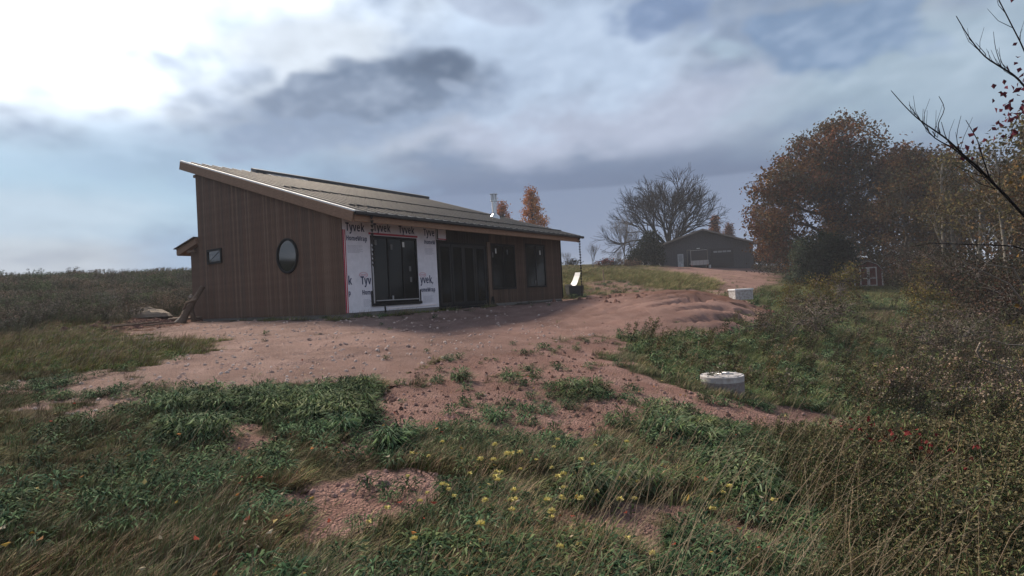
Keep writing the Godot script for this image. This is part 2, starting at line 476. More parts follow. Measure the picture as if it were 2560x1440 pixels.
func make_ground() -> void:
	var xs := PackedFloat32Array()
	var p := 0.0
	while p < 420.0:
		xs.append(p)
		p += 0.075 if p < 5.0 else 0.075 + (p - 5.0) * 0.030
	var row := PackedFloat32Array()
	for k in range(xs.size() - 1, 0, -1):
		row.append(-xs[k])
	row.append_array(xs)
	var zs := PackedFloat32Array()
	p = 60.0
	while p > -560.0:
		zs.append(p)
		if p > 4.0: p -= 4.0
		elif p > -1.5: p -= 0.8
		elif p > -9.0: p -= 0.07
		elif p > -34.0: p -= 0.07 + (-9.0 - p) * 0.011
		else: p -= 0.345 + (-34.0 - p) * 0.035
	var g := Geo.new()
	var w := row.size()
	var soil := Color(0.105, 0.085, 0.06)
	var thatch := Color(0.085, 0.088, 0.045)
	for z in zs:
		for x in row:
			var h := height(x, z)
			var b := bare_at(x, z) if absf(x) < 40.0 and z > -76.0 else Vector2.ZERO
			var k := n_mid.get_noise_2d(x * 3.0, z * 3.0)
			var k2 := n_fine.get_noise_2d(x * 2.0, z * 2.0)
			var col := soil.lerp(thatch, clampf(0.5 + k, 0.0, 1.0))
			if b.x > 0.0:
				var gravel := Color(0.325, 0.228, 0.208).lerp(Color(0.41, 0.302, 0.28), clampf(0.5 + k * 1.2, 0, 1))
				var red := Color(0.275, 0.170, 0.152).lerp(Color(0.34, 0.226, 0.208), clampf(0.5 + k * 1.2, 0, 1))
				var bcol := gravel
				if b.y == 1.0: bcol = red
				elif b.y == 2.0: bcol = Color(0.15, 0.082, 0.066)
				# redder soil tone towards the right half of the pad
				if b.y == 0.0:
					bcol = bcol.lerp(red, clampf(smoothstep(-4.0, 3.0, x + z * 0.05 + 2.0) + k * 0.3, 0.0, 1.0) * 0.85)
				bcol *= 1.0 + 0.32 * n_mid.get_noise_2d(x * 0.55 + 3.0, z * 0.9 - 8.0)
				col = col.lerp(bcol, clampf(b.x + 0.25 + k2 * 0.25, 0.0, 1.0))
				var rough := 0.014 if b.y == 0.0 else 0.042
				if b.y == 2.0: rough = 0.10
				h += k2 * rough
				# wheel ruts curving over the pad
				if b.y == 0.0 and z < -9.0:
					var line := x - (-3.4 + (-12.5 - z) * 0.62 + sin(z * 0.35) * 0.5)
					for rut in [-0.75, 0.75, 1.9]:
						var e: float = absf(line - rut)
						if e < 0.4: h -= (0.022 + 0.02 * k) * (1.0 - smoothstep(0.08, 0.22, e)) - 0.012 * (1.0 - absf(e - 0.25) / 0.15) * float(e > 0.1)
				# rills washed down the face of the bank
				var face := exp(-pow((x - 5.6) / 2.6, 2.0) - pow((z + 17.6) / 2.6, 2.0))
				if face > 0.05 and b.y == 0.0:
					var rill := n_mid.get_noise_2d((x * 0.45 + z * 0.9) * 3.4, (x * 0.9 - z * 0.45) * 0.5 + 5.0)
					h -= face * 0.26 * smoothstep(0.02, 0.35, rill)
					h += face * 0.30
				# clods along the crest of the spoil bank
				var crest := exp(-pow((x - 7.0) / 2.2, 2.0) - pow((z + 20.3) / 1.6, 2.0)) + exp(-pow((x - 4.0) / 2.4, 2.0) - pow((z + 21.8) / 0.9, 2.0)) * 0.7
				h += crest * (0.24 + 0.07 * absf(n_fine.get_noise_2d(x * 1.1, z * 1.1)) + 0.05 * k)
				if crest > 0.25: col = col.lerp(Color(0.21, 0.115, 0.09), clampf(crest * 0.8 + k, 0.0, 0.9))
			else:
				h += k2 * 0.02
			g.v.append(Vector3(x, h, z))
			g.c.append(col)
	var nz := zs.size()
	g.n.resize(w * nz)
	for b in nz:
		for a in w:
			var k := b * w + a
			var dx: Vector3 = g.v[b * w + mini(a + 1, w - 1)] - g.v[b * w + maxi(a - 1, 0)]
			var dz: Vector3 = g.v[mini(b + 1, nz - 1) * w + a] - g.v[maxi(b - 1, 0) * w + a]
			g.n[k] = dx.cross(dz).normalized()
			if g.n[k].y < 0.0: g.n[k] = -g.n[k]
			if a < w - 1 and b < nz - 1:
				g.i.append(k); g.i.append(k + w); g.i.append(k + 1)
				g.i.append(k + 1); g.i.append(k + w); g.i.append(k + w + 1)
	tag(obj("ground", g.mesh(), M.ground, self), "hillside ground of grass and reddish gravel around the house", "ground", "", "structure")

# ------------------------------------------------------------------ sky
func s2l(r: float, g: float, b: float) -> Vector3:
	var c := Color(r / 255.0, g / 255.0, b / 255.0).srgb_to_linear()
	return Vector3(c.r, c.g, c.b)

func make_sky() -> Sky:
	var w := 1536
	var h := 768
	var im := Image.create_empty(w, h, false, Image.FORMAT_RGBF)
	var wn := FastNoiseLite.new()
	wn.noise_type = FastNoiseLite.TYPE_SIMPLEX_SMOOTH
	wn.seed = 5
	wn.frequency = 1.0
	wn.fractal_octaves = 6
	wn.fractal_gain = 0.44
	# [azimuth, elevation, half width, half height, tilt, colour, amount, raggedness]
	var white := Vector3(2.0, 2.12, 2.25)
	var B := [
		[8.0, 8.0, 60.0, 9.0, 0.0, s2l(122, 138, 166), 1.0, 0.25],
		[10.0, 16.5, 26.0, 5.0, 0.04, s2l(182, 192, 214), 0.9, 0.5],
		[5.0, 23.0, 22.0, 8.0, 0.0, s2l(186, 204, 228), 1.0, 0.6],
		[40.0, 15.0, 22.0, 8.0, 0.0, s2l(160, 182, 200), 0.85, 0.5],
		[40.0, 27.0, 22.0, 8.0, 0.0, s2l(118, 134, 150), 0.85, 0.5],
		[-37.0, 10.0, 24.0, 6.0, 0.0, s2l(178, 206, 228), 1.0, 0.3],
		[-26.0, 13.0, 20.0, 4.0, -0.08, s2l(160, 186, 212), 0.75, 0.5],
		[-43.0, 7.6, 17.0, 3.2, 0.05, s2l(196, 214, 230), 0.8, 0.3],
		[-40.0, 4.6, 13.0, 2.2, 0.0, s2l(198, 206, 214), 0.6, 0.4],
		[-25.0, 4.5, 12.0, 4.0, 0.0, s2l(158, 186, 216), 0.75, 0.3],
		[-43.0, 22.5, 23.0, 8.0, 0.03, white, 1.0, -1.0],
		[-17.0, 27.5, 19.0, 4.8, -0.05, Vector3(0.42, 0.46, 0.5), 1.0, -1.0],
		[-18.0, 23.5, 13.0, 3.0, 0.1, s2l(226, 236, 248), 0.8, 0.8],
		[-26.0, 25.2, 3.0, 1.8, 0.0, s2l(205, 232, 242), 0.35, 1.3],
		[-14.0, 18.2, 18.0, 3.8, 0.18, s2l(152, 170, 196), 1.0, 0.9],
		[-11.0, 20.4, 12.0, 3.2, 0.2, s2l(126, 143, 168), 1.15, 0.9],
		[-17.5, 18.9, 9.0, 1.9, 0.1, s2l(140, 156, 180), 0.9, 1.1],
		[-6.5, 22.2, 6.0, 2.2, -0.08, s2l(108, 124, 148), 1.0, 0.8],
		[-5.0, 20.4, 2.2, 0.8, -0.25, s2l(180, 195, 218), 0.45, 0.9],
		[17.0, 25.0, 7.0, 3.0, -0.2, s2l(116, 140, 178), 0.8, 1.3],
		[28.0, 21.0, 9.0, 3.6, -0.15, s2l(116, 144, 180), 0.8, 1.3],
		[22.0, 21.0, 4.5, 1.6, -0.3, s2l(176, 198, 218), 0.7, 1.0],
		[0.0, 27.0, 7.0, 1.6, -0.2, s2l(160, 172, 196), 0.6, 0.9],
		[20.0, 8.0, 26.0, 6.0, 0.0, s2l(112, 126, 152), 0.55, 0.3],
	]
	for y in h / 2:
		var el := 90.0 - (y + 0.5) / h * 180.0
		for x in w:
			var az := (x + 0.5) / w * 360.0
			if az > 180.0: az -= 360.0
			var ce := cos(deg_to_rad(el))
			var d := Vector3(sin(deg_to_rad(az)) * ce, sin(deg_to_rad(el)), -cos(deg_to_rad(az)) * ce)
			var q := d / (d.y + 0.22)       # cloud sheets seen in perspective
			var n1 := wn.get_noise_2d(q.x * 2.2, q.z * 2.2)
			var n2 := wn.get_noise_2d(q.x * 6.0 + 31.0, q.z * 6.0 + 9.0)
			var n3 := wn.get_noise_2d(q.x * 13.0 + q.z * 3.0, q.z * 13.0 - q.x * 5.0)
			var c := s2l(150, 166, 188).lerp(s2l(205, 216, 230), clampf(0.5 + n1 * 0.9 + n2 * 0.3, 0.0, 1.0))
			c = c.lerp(s2l(140, 160, 190), clampf(-n1 * 1.2 - 0.1, 0.0, 0.8))
			if absf(az) < 85.0 and el < 50.0:
				for b in B:
					var dx: float = (az - b[0]) / b[2]
					if absf(dx) > 1.8: continue
					var dy: float = (el - b[1] - b[4] * (az - b[0])) / b[3]
					if absf(dy) > 1.8: continue
					var rag: float = b[7]
					if rag < 0.0:       # the glow of the sun through thin cloud
						c += b[5] * exp(-(dx * dx + dy * dy) * 2.2) * clampf(1.0 + n1 * 0.5 + n2 * 0.55, 0.0, 2.0)
						continue
					var e := 1.0 - sqrt(dx * dx + dy * dy) + (n1 * 0.6 + n2 * 0.28) * rag
					var t := clampf(e * lerpf(1.3, 2.1, rag), 0.0, 1.0)
					t = t * t * (3.0 - 2.0 * t) * b[6]
					if t > 0.0:
						c = c.lerp(b[5], minf(t, 1.0))
				var hi := smoothstep(11.0, 19.0, el)
				var f := 1.0 + (n2 * 0.05 + n3 * 0.05) * (0.3 + hi) + n1 * 0.07
				c = c.lerp(s2l(206, 218, 234), clampf(n2 * 0.5 + n3 * 0.4 + n1 * 0.5, 0.0, 0.6) * hi * 0.35 * float(c.x < 0.6))
				c *= f
			c /= 2.08
			im.set_pixel(x, y, Color(c.x, c.y, c.z))
	im.fill_rect(Rect2i(0, h / 2, w, h - h / 2), Color(0.10, 0.085, 0.075))
	var m := PanoramaSkyMaterial.new()
	m.panorama = ImageTexture.create_from_image(im)
	var s := Sky.new()
	s.sky_material = m
	return s

# ------------------------------------------------------------------ house
func board_run(parent: Node3D, bas: Basis, s0: float, s1: float, bottom: float, top: Callable, holes: Array, width: float, off: float, called := "siding_board", only: Material = null, family := "board") -> void:
	var s := s0
	while s < s1 - 0.01:
		var e := minf(s + width, s1)
		var a := s + 0.004
		var b := e - 0.004
		var polys := [PackedVector2Array([Vector2(a, bottom), Vector2(b, bottom), Vector2(b, top.call(b)), Vector2(a, top.call(a))])]
		for hole in holes:
			var next := []
			for q in polys:
				for r in Geometry2D.clip_polygons(q, hole):
					if not Geometry2D.is_polygon_clockwise(r) and r.size() > 2:
						next.append(r)
			polys = next
		var m: Material = only if only else M[family + "%d" % [0, 1, 2, 3, 4, 0, 1, 3, 5][rng.randi() % 9]]
		for q in polys:
			obj(called, extrude(q, 0.018 + rng.randf() * 0.004), m, parent, bas.z * off, bas)
		s = e

func rect(x0: float, y0: float, x1: float, y1: float) -> PackedVector2Array:
	return PackedVector2Array([Vector2(x0, y0), Vector2(x1, y0), Vector2(x1, y1), Vector2(x0, y1)])

func circle(cx: float, cy: float, r: float, m := 40) -> PackedVector2Array:
	var p := PackedVector2Array()
	for k in m:
		p.append(Vector2(cx + r * cos(TAU * k / m), cy + r * sin(TAU * k / m)))
	return p

func frame_box(parent: Node3D, called: String, x0: float, y0: float, x1: float, y1: float, wd: float, z0: float, z1: float, m: Material) -> MeshInstance3D:
	var g := Geo.new()
	var zc := (z0 + z1) / 2.0
	g.box(Vector3((x0 + x1) / 2.0, y0 + wd / 2.0, zc), Vector3(x1 - x0, wd, z1 - z0))
	g.box(Vector3((x0 + x1) / 2.0, y1 - wd / 2.0, zc), Vector3(x1 - x0, wd, z1 - z0))
	g.box(Vector3(x0 + wd / 2.0, (y0 + y1) / 2.0, zc), Vector3(wd, y1 - y0 - 2.0 * wd, z1 - z0))
	g.box(Vector3(x1 - wd / 2.0, (y0 + y1) / 2.0, zc), Vector3(wd, y1 - y0 - 2.0 * wd, z1 - z0))
	return obj(called, g.mesh(), m, parent)

func words(parent: Node3D, text: String, x: float, y: float, cap: float, m: Material, bold := true) -> void:
	var f := SystemFont.new()
	f.font_names = PackedStringArray(["Droid Sans"])
	if bold: f.font_weight = 700
	var t := TextMesh.new()
	t.text = text
	t.font = f
	t.font_size = 32
	t.pixel_size = cap / 23.0
	t.depth = 0.003
	t.curve_step = 1.0
	t.horizontal_alignment = HORIZONTAL_ALIGNMENT_LEFT
	t.vertical_alignment = VERTICAL_ALIGNMENT_BOTTOM
	obj("lettering", t, m, parent, Vector3(x, y, 0.0095), Basis.from_scale(Vector3(0.74, 1, 1)))

const RY := 3.23
const RS := 0.318
func roof_top(z: float) -> float:
	return RY - RS * z

func make_house() -> void:
	var h := thing("house", "brown timber house with sloping metal roof and bare house wrap beside its dark doors", "house", HO, TURN)
	var ang := atan(RS)
	var tilt := Basis(Vector3.RIGHT, ang)
	var under := func(z: float) -> float: return RY - RS * z - 0.27
	# masonry footing and the sheathed core
	var g := Geo.new()
	g.box(Vector3(6.4, -0.22, -4.225), Vector3(12.76, 0.5, 8.41))
	obj("footing", g.mesh(), M.concrete, h)
	var side := PackedVector2Array([Vector2(-8.43, 0.03), Vector2(-0.02, 0.03), Vector2(-0.02, under.call(-0.02)), Vector2(-8.43, under.call(-8.43))])
	var gb := Basis(Vector3(0, 0, 1), Vector3(0, 1, 0), Vector3(-1, 0, 0))
	obj("gable_sheathing", extrude(side, 0.14), M.sheathing, h, Vector3(0.15, 0, 0), gb)
	obj("far_wall", extrude(side, 0.14), M.board1, h, Vector3(12.8, 0, 0), gb)
	bx("front_sheathing", h, Vector3(6.4, 1.5, -0.10), Vector3(12.5, 2.94, 0.15), M.sheathing)
	bx("rear_wall", h, Vector3(6.4, 2.83, -8.37), Vector3(12.5, 5.6, 0.12), M.board3)
	bx("floor", h, Vector3(6.4, 0.05, -4.2), Vector3(12.4, 0.03, 8.0), M.concrete)
	# gable cladding
	var holes := [rect(-7.76, 2.03, -6.76, 2.55), circle(-2.72, 1.94, 0.55)]
	board_run(h, gb, -8.45, 0.02, -0.01, under, holes, 0.092, -0.008)
	# little square window
	var w := Node3D.new()
	w.name = "square_window"
	h.add_child(w)
	w.transform = Transform3D(gb, Vector3(-0.01, 0, 0))
	frame_box(w, "frame", -7.77, 2.02, -6.75, 2.56, 0.07, 0.0, 0.05, M.frame_black)
	obj("pane", chamfered(Vector3(0.88, 0.40, 0.012)), M.pane, w, Vector3(-7.26, 2.29, 0.012))
	bx("frame_bar", w, Vector3(-7.26, 2.29, 0.022), Vector3(0.86, 0.012, 0.012), M.frame_black, Basis(Vector3(0, 0, 1), 0.42))
	# round window
	var r := Node3D.new()
	r.name = "round_window"
	h.add_child(r)
	r.transform = Transform3D(gb, Vector3(-0.01, 0, 0))
	var ring := Geo.new()
	var prof := [[0.50, 0.0], [0.50, 0.045], [0.515, 0.06], [0.56, 0.06], [0.575, 0.045], [0.575, 0.0]]
	for k in 48:
		var a0 := TAU * k / 48.0
		var a1 := TAU * (k + 1) / 48.0
		for q in prof.size() - 1:
			var p0 = prof[q]
			var p1 = prof[q + 1]
			var f := func(a: float, p: Array) -> Vector3: return Vector3(-2.72 + p[0] * cos(a), 1.94 + p[0] * sin(a), p[1])
			ring.quad(f.call(a0, p0), f.call(a0, p1), f.call(a1, p1), f.call(a1, p0))
	obj("frame", ring.mesh(), M.frame_black, r)
	obj("pane", extrude(circle(-2.72, 1.94, 0.505, 48), 0.012), M.pane, r, Vector3(0, 0, 0.008))
	# house wrap
	var wrapg := Geo.new()
	for q in [[0.025, 0.02, 1.08, 2.97], [3.10, 0.02, 4.09, 2.97], [1.08, 2.40, 3.10, 2.97], [1.08, 0.02, 3.10, 0.24]]:
		# fine grid with slight billow
		var nx := int(ceil((q[2] - q[0]) / 0.06))
		var ny := int(ceil((q[3] - q[1]) / 0.06))
		var f := func(a: int, b: int) -> Vector3:
			var x: float = lerpf(q[0], q[2], float(a) / nx)
			var y: float = lerpf(q[1], q[3], float(b) / ny)
			return Vector3(x, y, 0.003 + 0.004 * n_mid.get_noise_2d(x * 3.0 + y * 1.2, y * 1.2) + 0.002 * n_mid.get_noise_2d(x * 9.0, y * 5.0))
		for a in nx:
			for b in ny:
				wrapg.quad(f.call(a, b), f.call(a, b + 1), f.call(a + 1, b + 1), f.call(a + 1, b))
	var wrap := obj("house_wrap", wrapg.mesh(), M.wrap, h)
	for q in [["Tyvek", 0.14, 2.40, 0.25], ["Tyvek", 1.22, 2.45, 0.25], ["Tyvek", 2.30, 2.45, 0.25], ["Tyve", 3.46, 2.43, 0.25], ["Tyv", 0.62, 0.78, 0.25], ["yvek,", 3.20, 0.78, 0.25], ["k", 0.14, 0.78, 0.25]]:
		words(wrap, q[0], q[1], q[2], q[3], M.print_blue)
	for q in [["HomeWrap", 0.15, 2.15, 0.145], ["HomeW", 3.48, 2.18, 0.145], ["Hom", 0.66, 0.50, 0.145], ["omeWrap", 3.22, 0.52, 0.145], ["p", 0.14, 0.50, 0.145]]:
		words(wrap, q[0], q[1], q[2], q[3], M.print_blue, true)
	for q in [[0.2, 2.05, 0.55], [3.52, 2.08, 0.42], [3.3, 0.42, 0.5], [0.70, 0.40, 0.28]]:
		var lines := Geo.new()
		for k in 7:
			var x: float = q[0]
			var wide: float = q[2] * (0.7 + 0.3 * rng.randf())
			while x < q[0] + wide:
				var l := 0.03 + rng.randf() * 0.06
				lines.box(Vector3(x + l / 2, q[1] - k * 0.035, 0.008), Vector3(l, 0.009, 0.003))
				x += l + 0.014
		obj("small_print", lines.mesh(), M.print_grey, wrap)
	for q in [[0.75, 1.16], [3.33, 1.16], [1.5, 2.84]]:
		var ov := Geo.new()
		for k in 24:
			var a0 := TAU * k / 24.0
			var a1 := TAU * (k + 1) / 24.0
			var f := func(a: float, s: float) -> Vector3: return Vector3(q[0] + 0.17 * s * cos(a), q[1] + 0.085 * s * sin(a), 0.0085)
			ov.quad(f.call(a0, 0.82), f.call(a0, 1.0), f.call(a1, 1.0), f.call(a1, 0.82))
		for k in 4:
			ov.box(Vector3(q[0] - 0.09 + k * 0.06, q[1], 0.0085), Vector3(0.03, 0.055, 0.002))
		tag(obj("oval_mark", ov.mesh(), M.print_pink, wrap), "", "", "", "stuff")
	# red edged tapes
	bx("red_tape", h, Vector3(0.05, 1.27, 0.011), Vector3(0.045, 2.5, 0.006), M.tape_red)
	bx("tape_edge", h, Vector3(0.083, 1.27, 0.0105), Vector3(0.02, 2.5, 0.005), M.tape_white)
	bx("red_tape", h, Vector3(0.11, 1.27, 0.011), Vector3(0.034, 2.5, 0.006), M.tape_red)
	bx("red_tape", h, Vector3(2.09, 2.455, 0.012), Vector3(2.14, 0.06, 0.006), M.tape_red)
	bx("tape_edge", h, Vector3(2.09, 2.418, 0.0125), Vector3(2.14, 0.012, 0.006), M.tape_white)
	# window in the wrap
	var f1 := Node3D.new()
	f1.name = "patio_window"
	h.add_child(f1)
	frame_box(f1, "frame", 1.09, 0.27, 3.09, 2.39, 0.07, -0.02, 0.035, M.frame_black)
	bx("mullion", f1, Vector3(1.78, 1.33, 0.008), Vector3(0.07, 1.98, 0.04), M.frame_black)
	bx("mullion", f1, Vector3(2.42, 1.33, 0.008), Vector3(0.07, 1.98, 0.04), M.frame_black)
	for k in 3:
		bx("pane", f1, Vector3([1.452, 2.1, 2.736][k], 1.33, -0.002), Vector3([0.58, 0.565, 0.56][k], 1.98, 0.012), M.pane_dark)
	for q in [[1.27, 2.18, 0], [1.93, 2.06, 0], [2.46, 2.16, 1], [2.72, 1.36, 0], [2.74, 1.0, 0]]:
		bx("sticker", f1, Vector3(q[0], q[1], 0.032), Vector3(0.09, 0.17, 0.004), M.sticker if q[2] else M.sticker_dim)
	bx("jamb_strip", f1, Vector3(1.105, 1.2, 0.042), Vector3(0.05, 1.86, 0.012), M.track)
	bx("sill_track", f1, Vector3(2.12, 0.345, 0.06), Vector3(1.9, 0.035, 0.06), M.track)
	bx("sill_flashing", f1, Vector3(2.1, 0.22, 0.045), Vector3(2.2, 0.085, 0.05), M.frame_black)
	bx("flashing_leg", f1, Vector3(1.03, 0.45, 0.022), Vector3(0.05, 0.42, 0.012), M.frame_black)
	bx("flashing_leg", f1, Vector3(3.17, 0.45, 0.022), Vector3(0.05, 0.42, 0.012), M.frame_black)
	bx("track_catch", f1, Vector3(1.86, 0.42, 0.075), Vector3(0.05, 0.13, 0.04), M.track)
	bx("torn_flap", h, Vector3(1.56, 0.06, 0.02), Vector3(0.05, 0.2, 0.02), M.frame_black, Basis(Vector3(0, 0, 1), 0.1))
	bx("loose_tape", h, Vector3(2.8, 0.10, 0.016), Vector3(2.3, 0.05, 0.012), M.tape_white, Basis(Vector3(0, 0, 1), 0.015))
	# taped beam end under the eave
	var be := obj("beam_cover", chamfered(Vector3(0.42, 0.52, 0.10)), M.wrap, h, Vector3(4.31, 2.66, 0.055))
	bx("red_tape", be, Vector3(0, -0.235, 0.053), Vector3(0.43, 0.035, 0.006), M.tape_red)
	bx("edge_strip", be, Vector3(-0.215, 0.0, 0.03), Vector3(0.014, 0.5, 0.05), M.frame_black)
	# boards over the wide doors
	var top3 := func(_s: float) -> float: return 2.94
	board_run(h, Basis(), 4.10, 7.0, 2.36, top3, [], 0.145, -0.024, "siding_board", M.board_black)
	var dd := Node3D.new()
	dd.name = "folding_door"
	h.add_child(dd)
	frame_box(dd, "frame", 4.12, -0.02, 7.0, 2.35, 0.07, -0.035, 0.012, M.frame_black)
	for k in 4:
		var x0 := 4.2 + k * 0.683
		frame_box(dd, "door_panel", x0, 0.05, x0 + 0.672, 2.275, 0.10, -0.03, -0.004 + 0.006 * (k % 2), M.door_dark)
		bx("pane", dd, Vector3(x0 + 0.336, 1.16, -0.016), Vector3(0.476, 2.03, 0.008), M.pane_dark)
	bx("doorsill", dd, Vector3(5.56, -0.06, 0.05), Vector3(2.95, 0.07, 0.14), M.frame_black)
	bx("corner_post", h, Vector3(7.11, 1.2, 0.02), Vector3(0.19, 2.5, 0.06), M.post)
	var flap := PackedVector2Array([Vector2(7.02, -0.12), Vector2(7.62, -0.14), Vector2(7.3, 0.02), Vector2(7.2, 0.30), Vector2(7.08, 0.28)])
	obj("membrane_flap", extrude(flap, 0.012), M.frame_black, h, Vector3(0, 0, 0.06), Basis(Vector3.RIGHT, 0.12))
	# clad part with two tall windows
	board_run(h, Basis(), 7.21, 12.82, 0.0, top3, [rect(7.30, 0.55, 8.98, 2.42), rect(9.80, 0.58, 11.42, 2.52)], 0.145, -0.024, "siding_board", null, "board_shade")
	for q in [[7.30, 0.55, 8.98, 2.42, [[7.62, 2.12], [8.42, 2.1], [7.4, 1.95]]], [9.80, 0.58, 11.42, 2.52, [[10.98, 2.15], [10.5, 0.8]]]]:
		var wn := Node3D.new()
		wn.name = "tall_window" if not h.has_node("tall_window") else "tall_window_001"
		h.add_child(wn)
		frame_box(wn, "frame", q[0], q[1], q[2], q[3], 0.07, -0.03, 0.012, M.frame_black)
		bx("mullion", wn, Vector3((q[0] + q[2]) / 2, (q[1] + q[3]) / 2, -0.012), Vector3(0.07, q[3] - q[1] - 0.15, 0.03), M.frame_black)
		for s in [0, 1]:
			var half: float = (q[2] - q[0] - 0.21) / 2.0
			bx("pane", wn, Vector3(q[0] + 0.07 + half / 2 + s * (half + 0.07), (q[1] + q[3]) / 2, -0.02), Vector3(half, q[3] - q[1] - 0.14, 0.01), M.pane_dark)
		for k in q[4].size():
			bx("sticker", wn, Vector3(q[4][k][0], q[4][k][1], 0.006), Vector3(0.07, 0.2, 0.004), M.sticker if k == 0 else M.sticker_dim)
	bx("corner_board", h, Vector3(12.84, 1.47, -0.02), Vector3(0.07, 2.94, 0.09), M.frame_black)
	# roof
	var zl := 0.81
	var zh := -9.24
	var cz := (zl + zh) / 2.0
	var slope_len := (zl - zh) / cos(ang)
	var x0r := -0.17
	var x1r := 13.37
	var roof := obj("roof", chamfered(Vector3(x1r - x0r - 0.1, 0.16, slope_len - 0.06)), M.soffit, h, Vector3((x0r + x1r) / 2.0, roof_top(cz) - 0.13, cz), tilt)
	var count := 33
	var pw := (x1r - x0r) / count
	for k in count:
		var xx := -(x1r - x0r) / 2.0 + (k + 0.5) * pw
		var step := 0.0
		bx("roof_panel", roof, Vector3(xx, 0.100 + step, 0.015), Vector3(pw - 0.012, 0.02, slope_len + 0.03), M.roof_metal, Basis(Vector3.RIGHT, rng.randf_range(-0.0006, 0.0006)))
		if k > 0:
			bx("roof_seam", roof, Vector3(xx - pw / 2.0, 0.125, 0.015), Vector3(0.028, 0.06, slope_len + 0.04), M.roof_seam)
	bx("drip_edge", roof, Vector3(0, 0.1135, slope_len / 2.0 - 0.03), Vector3(13.4, 0.006, 0.11), M.trim_metal)
	# raised cap along the high edge
	bx("ridge_cap", roof, Vector3(1.43 - 0.0, 0.20, -slope_len / 2.0 + 0.16), Vector3(10.65, 0.17, 0.4), M.roof_metal)
	bx("ridge_flashing", roof, Vector3(1.43 - 3.9, 0.155, -slope_len / 2.0 + 0.52), Vector3(1.9, 0.03, 0.26), M.trim_metal)
	bx("verge_trim", roof, Vector3(-(x1r - x0r) / 2.0 + 0.008, 0.115, 0.0), Vector3(0.05, 0.055, slope_len + 0.04), M.trim_metal)
	bx("verge_trim", roof, Vector3((x1r - x0r) / 2.0 - 0.008, 0.115, 0.0), Vector3(0.05, 0.055, slope_len + 0.04), M.roof_metal)
	for zz in [0.9, 4.35]:
		var rail := bx("snow_rail", roof, Vector3(0.1, 0.185, zz), Vector3(12.7, 0.035, 0.035), M.gutter)
		for k in 16:
			bx("rail_clamp", rail, Vector3(-6.15 + k * 0.82, -0.03, 0), Vector3(0.03, 0.05, 0.04), M.gutter)
	# stove pipe
	var cp := Node3D.new()
	cp.name = "stove_pipe"
	h.add_child(cp)
	cp.position = Vector3(11.19, roof_top(-2.6), -2.6)
	var pg := Geo.new()
	pg.lathe([[0.11, 0.05], [0.11, 0.86]], 24)
	obj("pipe", pg.mesh(), M.flue_steel, cp)
	pg = Geo.new()
	pg.lathe([[0.27, -0.08], [0.24, 0.06], [0.15, 0.16], [0.115, 0.2]], 24)
	obj("storm_collar", pg.mesh(), M.flue_steel, cp)
	pg = Geo.new()
	pg.lathe([[0.11, 0.80], [0.165, 0.805], [0.165, 0.86], [0.07, 0.87]], 24)
	pg.lathe([[0.0, 1.13], [0.19, 1.14], [0.19, 1.165], [0.0, 1.185]], 24)
	for k in 8:
		var a := TAU * k / 8.0
		pg.box(Vector3(cos(a) * 0.145, 1.0, sin(a) * 0.145), Vector3(0.07, 0.30, 0.012), Basis(Vector3.UP, -a + PI / 2))
	pg.lathe([[0.07, 0.86], [0.07, 1.14]], 14)
	obj("cap", pg.mesh(), M.flue_steel, cp)
	bx("pipe_flashing", cp, Vector3(0, -0.02, 0.02), Vector3(0.62, 0.02, 0.7), M.flue_steel, tilt)
	# eaves and verges
	bx("eave_fascia", h, Vector3(6.6, roof_top(zl) - 0.20, zl - 0.03), Vector3(13.5, 0.23, 0.04), M.fascia)
	var gu := Geo.new()
	var gp := [[0.0, 0.0], [0.0, -0.07], [0.03, -0.1], [0.085, -0.1], [0.115, -0.07], [0.115, 0.005]]
	for q in gp.size() - 1:
		var a = gp[q]
		var b = gp[q + 1]
		gu.quad(Vector3(-0.2, a[1], a[0]), Vector3(-0.2, b[1], b[0]), Vector3(13.6, b[1], b[0]), Vector3(13.6, a[1], a[0]))
	obj("gutter", gu.mesh(), M.gutter, h, Vector3(0, roof_top(zl) - 0.035, zl + 0.0))
	for q in [[x0r - 0.022, "verge_board"], [x1r + 0.022, "verge_board"]]:
		bx(q[1], h, Vector3(q[0], roof_top(cz) - 0.195, cz), Vector3(0.045, 0.30, slope_len - 0.05), M.fascia_rake, tilt)
	bx("soffit", h, Vector3(6.4, roof_top(0.39) - 0.285, 0.39), Vector3(13.2, 0.02, 0.80), M.soffit, tilt)
	bx("rear_fascia", h, Vector3(6.6, roof_top(zh) - 0.2, zh + 0.03), Vector3(13.5, 0.28, 0.04), M.fascia)
	bx("purlin_end", h, Vector3(0.1, 5.50, -8.58), Vector3(0.1, 0.10, 0.34), M.fascia_rake)
	# lean-to at the back
	var lt := PackedVector2Array([Vector2(-9.3, -0.3), Vector2(-8.47, -0.3), Vector2(-8.47, 2.86), Vector2(-9.3, 2.66)])
	obj("lean_to_wall", extrude(lt, 6.0), M.board1, h, Vector3(6.1, 0, 0), gb)
	var lr := PackedVector2Array([Vector2(-10.02, 2.57), Vector2(-9.96, 2.52), Vector2(-8.46, 2.86), Vector2(-8.46, 3.09), Vector2(-10.02, 2.78)])
	obj("lean_to_roof", extrude(lr, 6.4), M.fascia_rake, h, Vector3(6.3, 0, 0), gb)
	bx("lean_to_sheet", h, Vector3(3.1, 2.955, -9.25), Vector3(6.6, 0.03, 1.66), M.roof_metal, Basis(Vector3.RIGHT, -0.198))
	bx("lean_to_beam", h, Vector3(-0.12, 2.60, -8.8), Vector3(0.06, 0.09, 0.55), M.post)

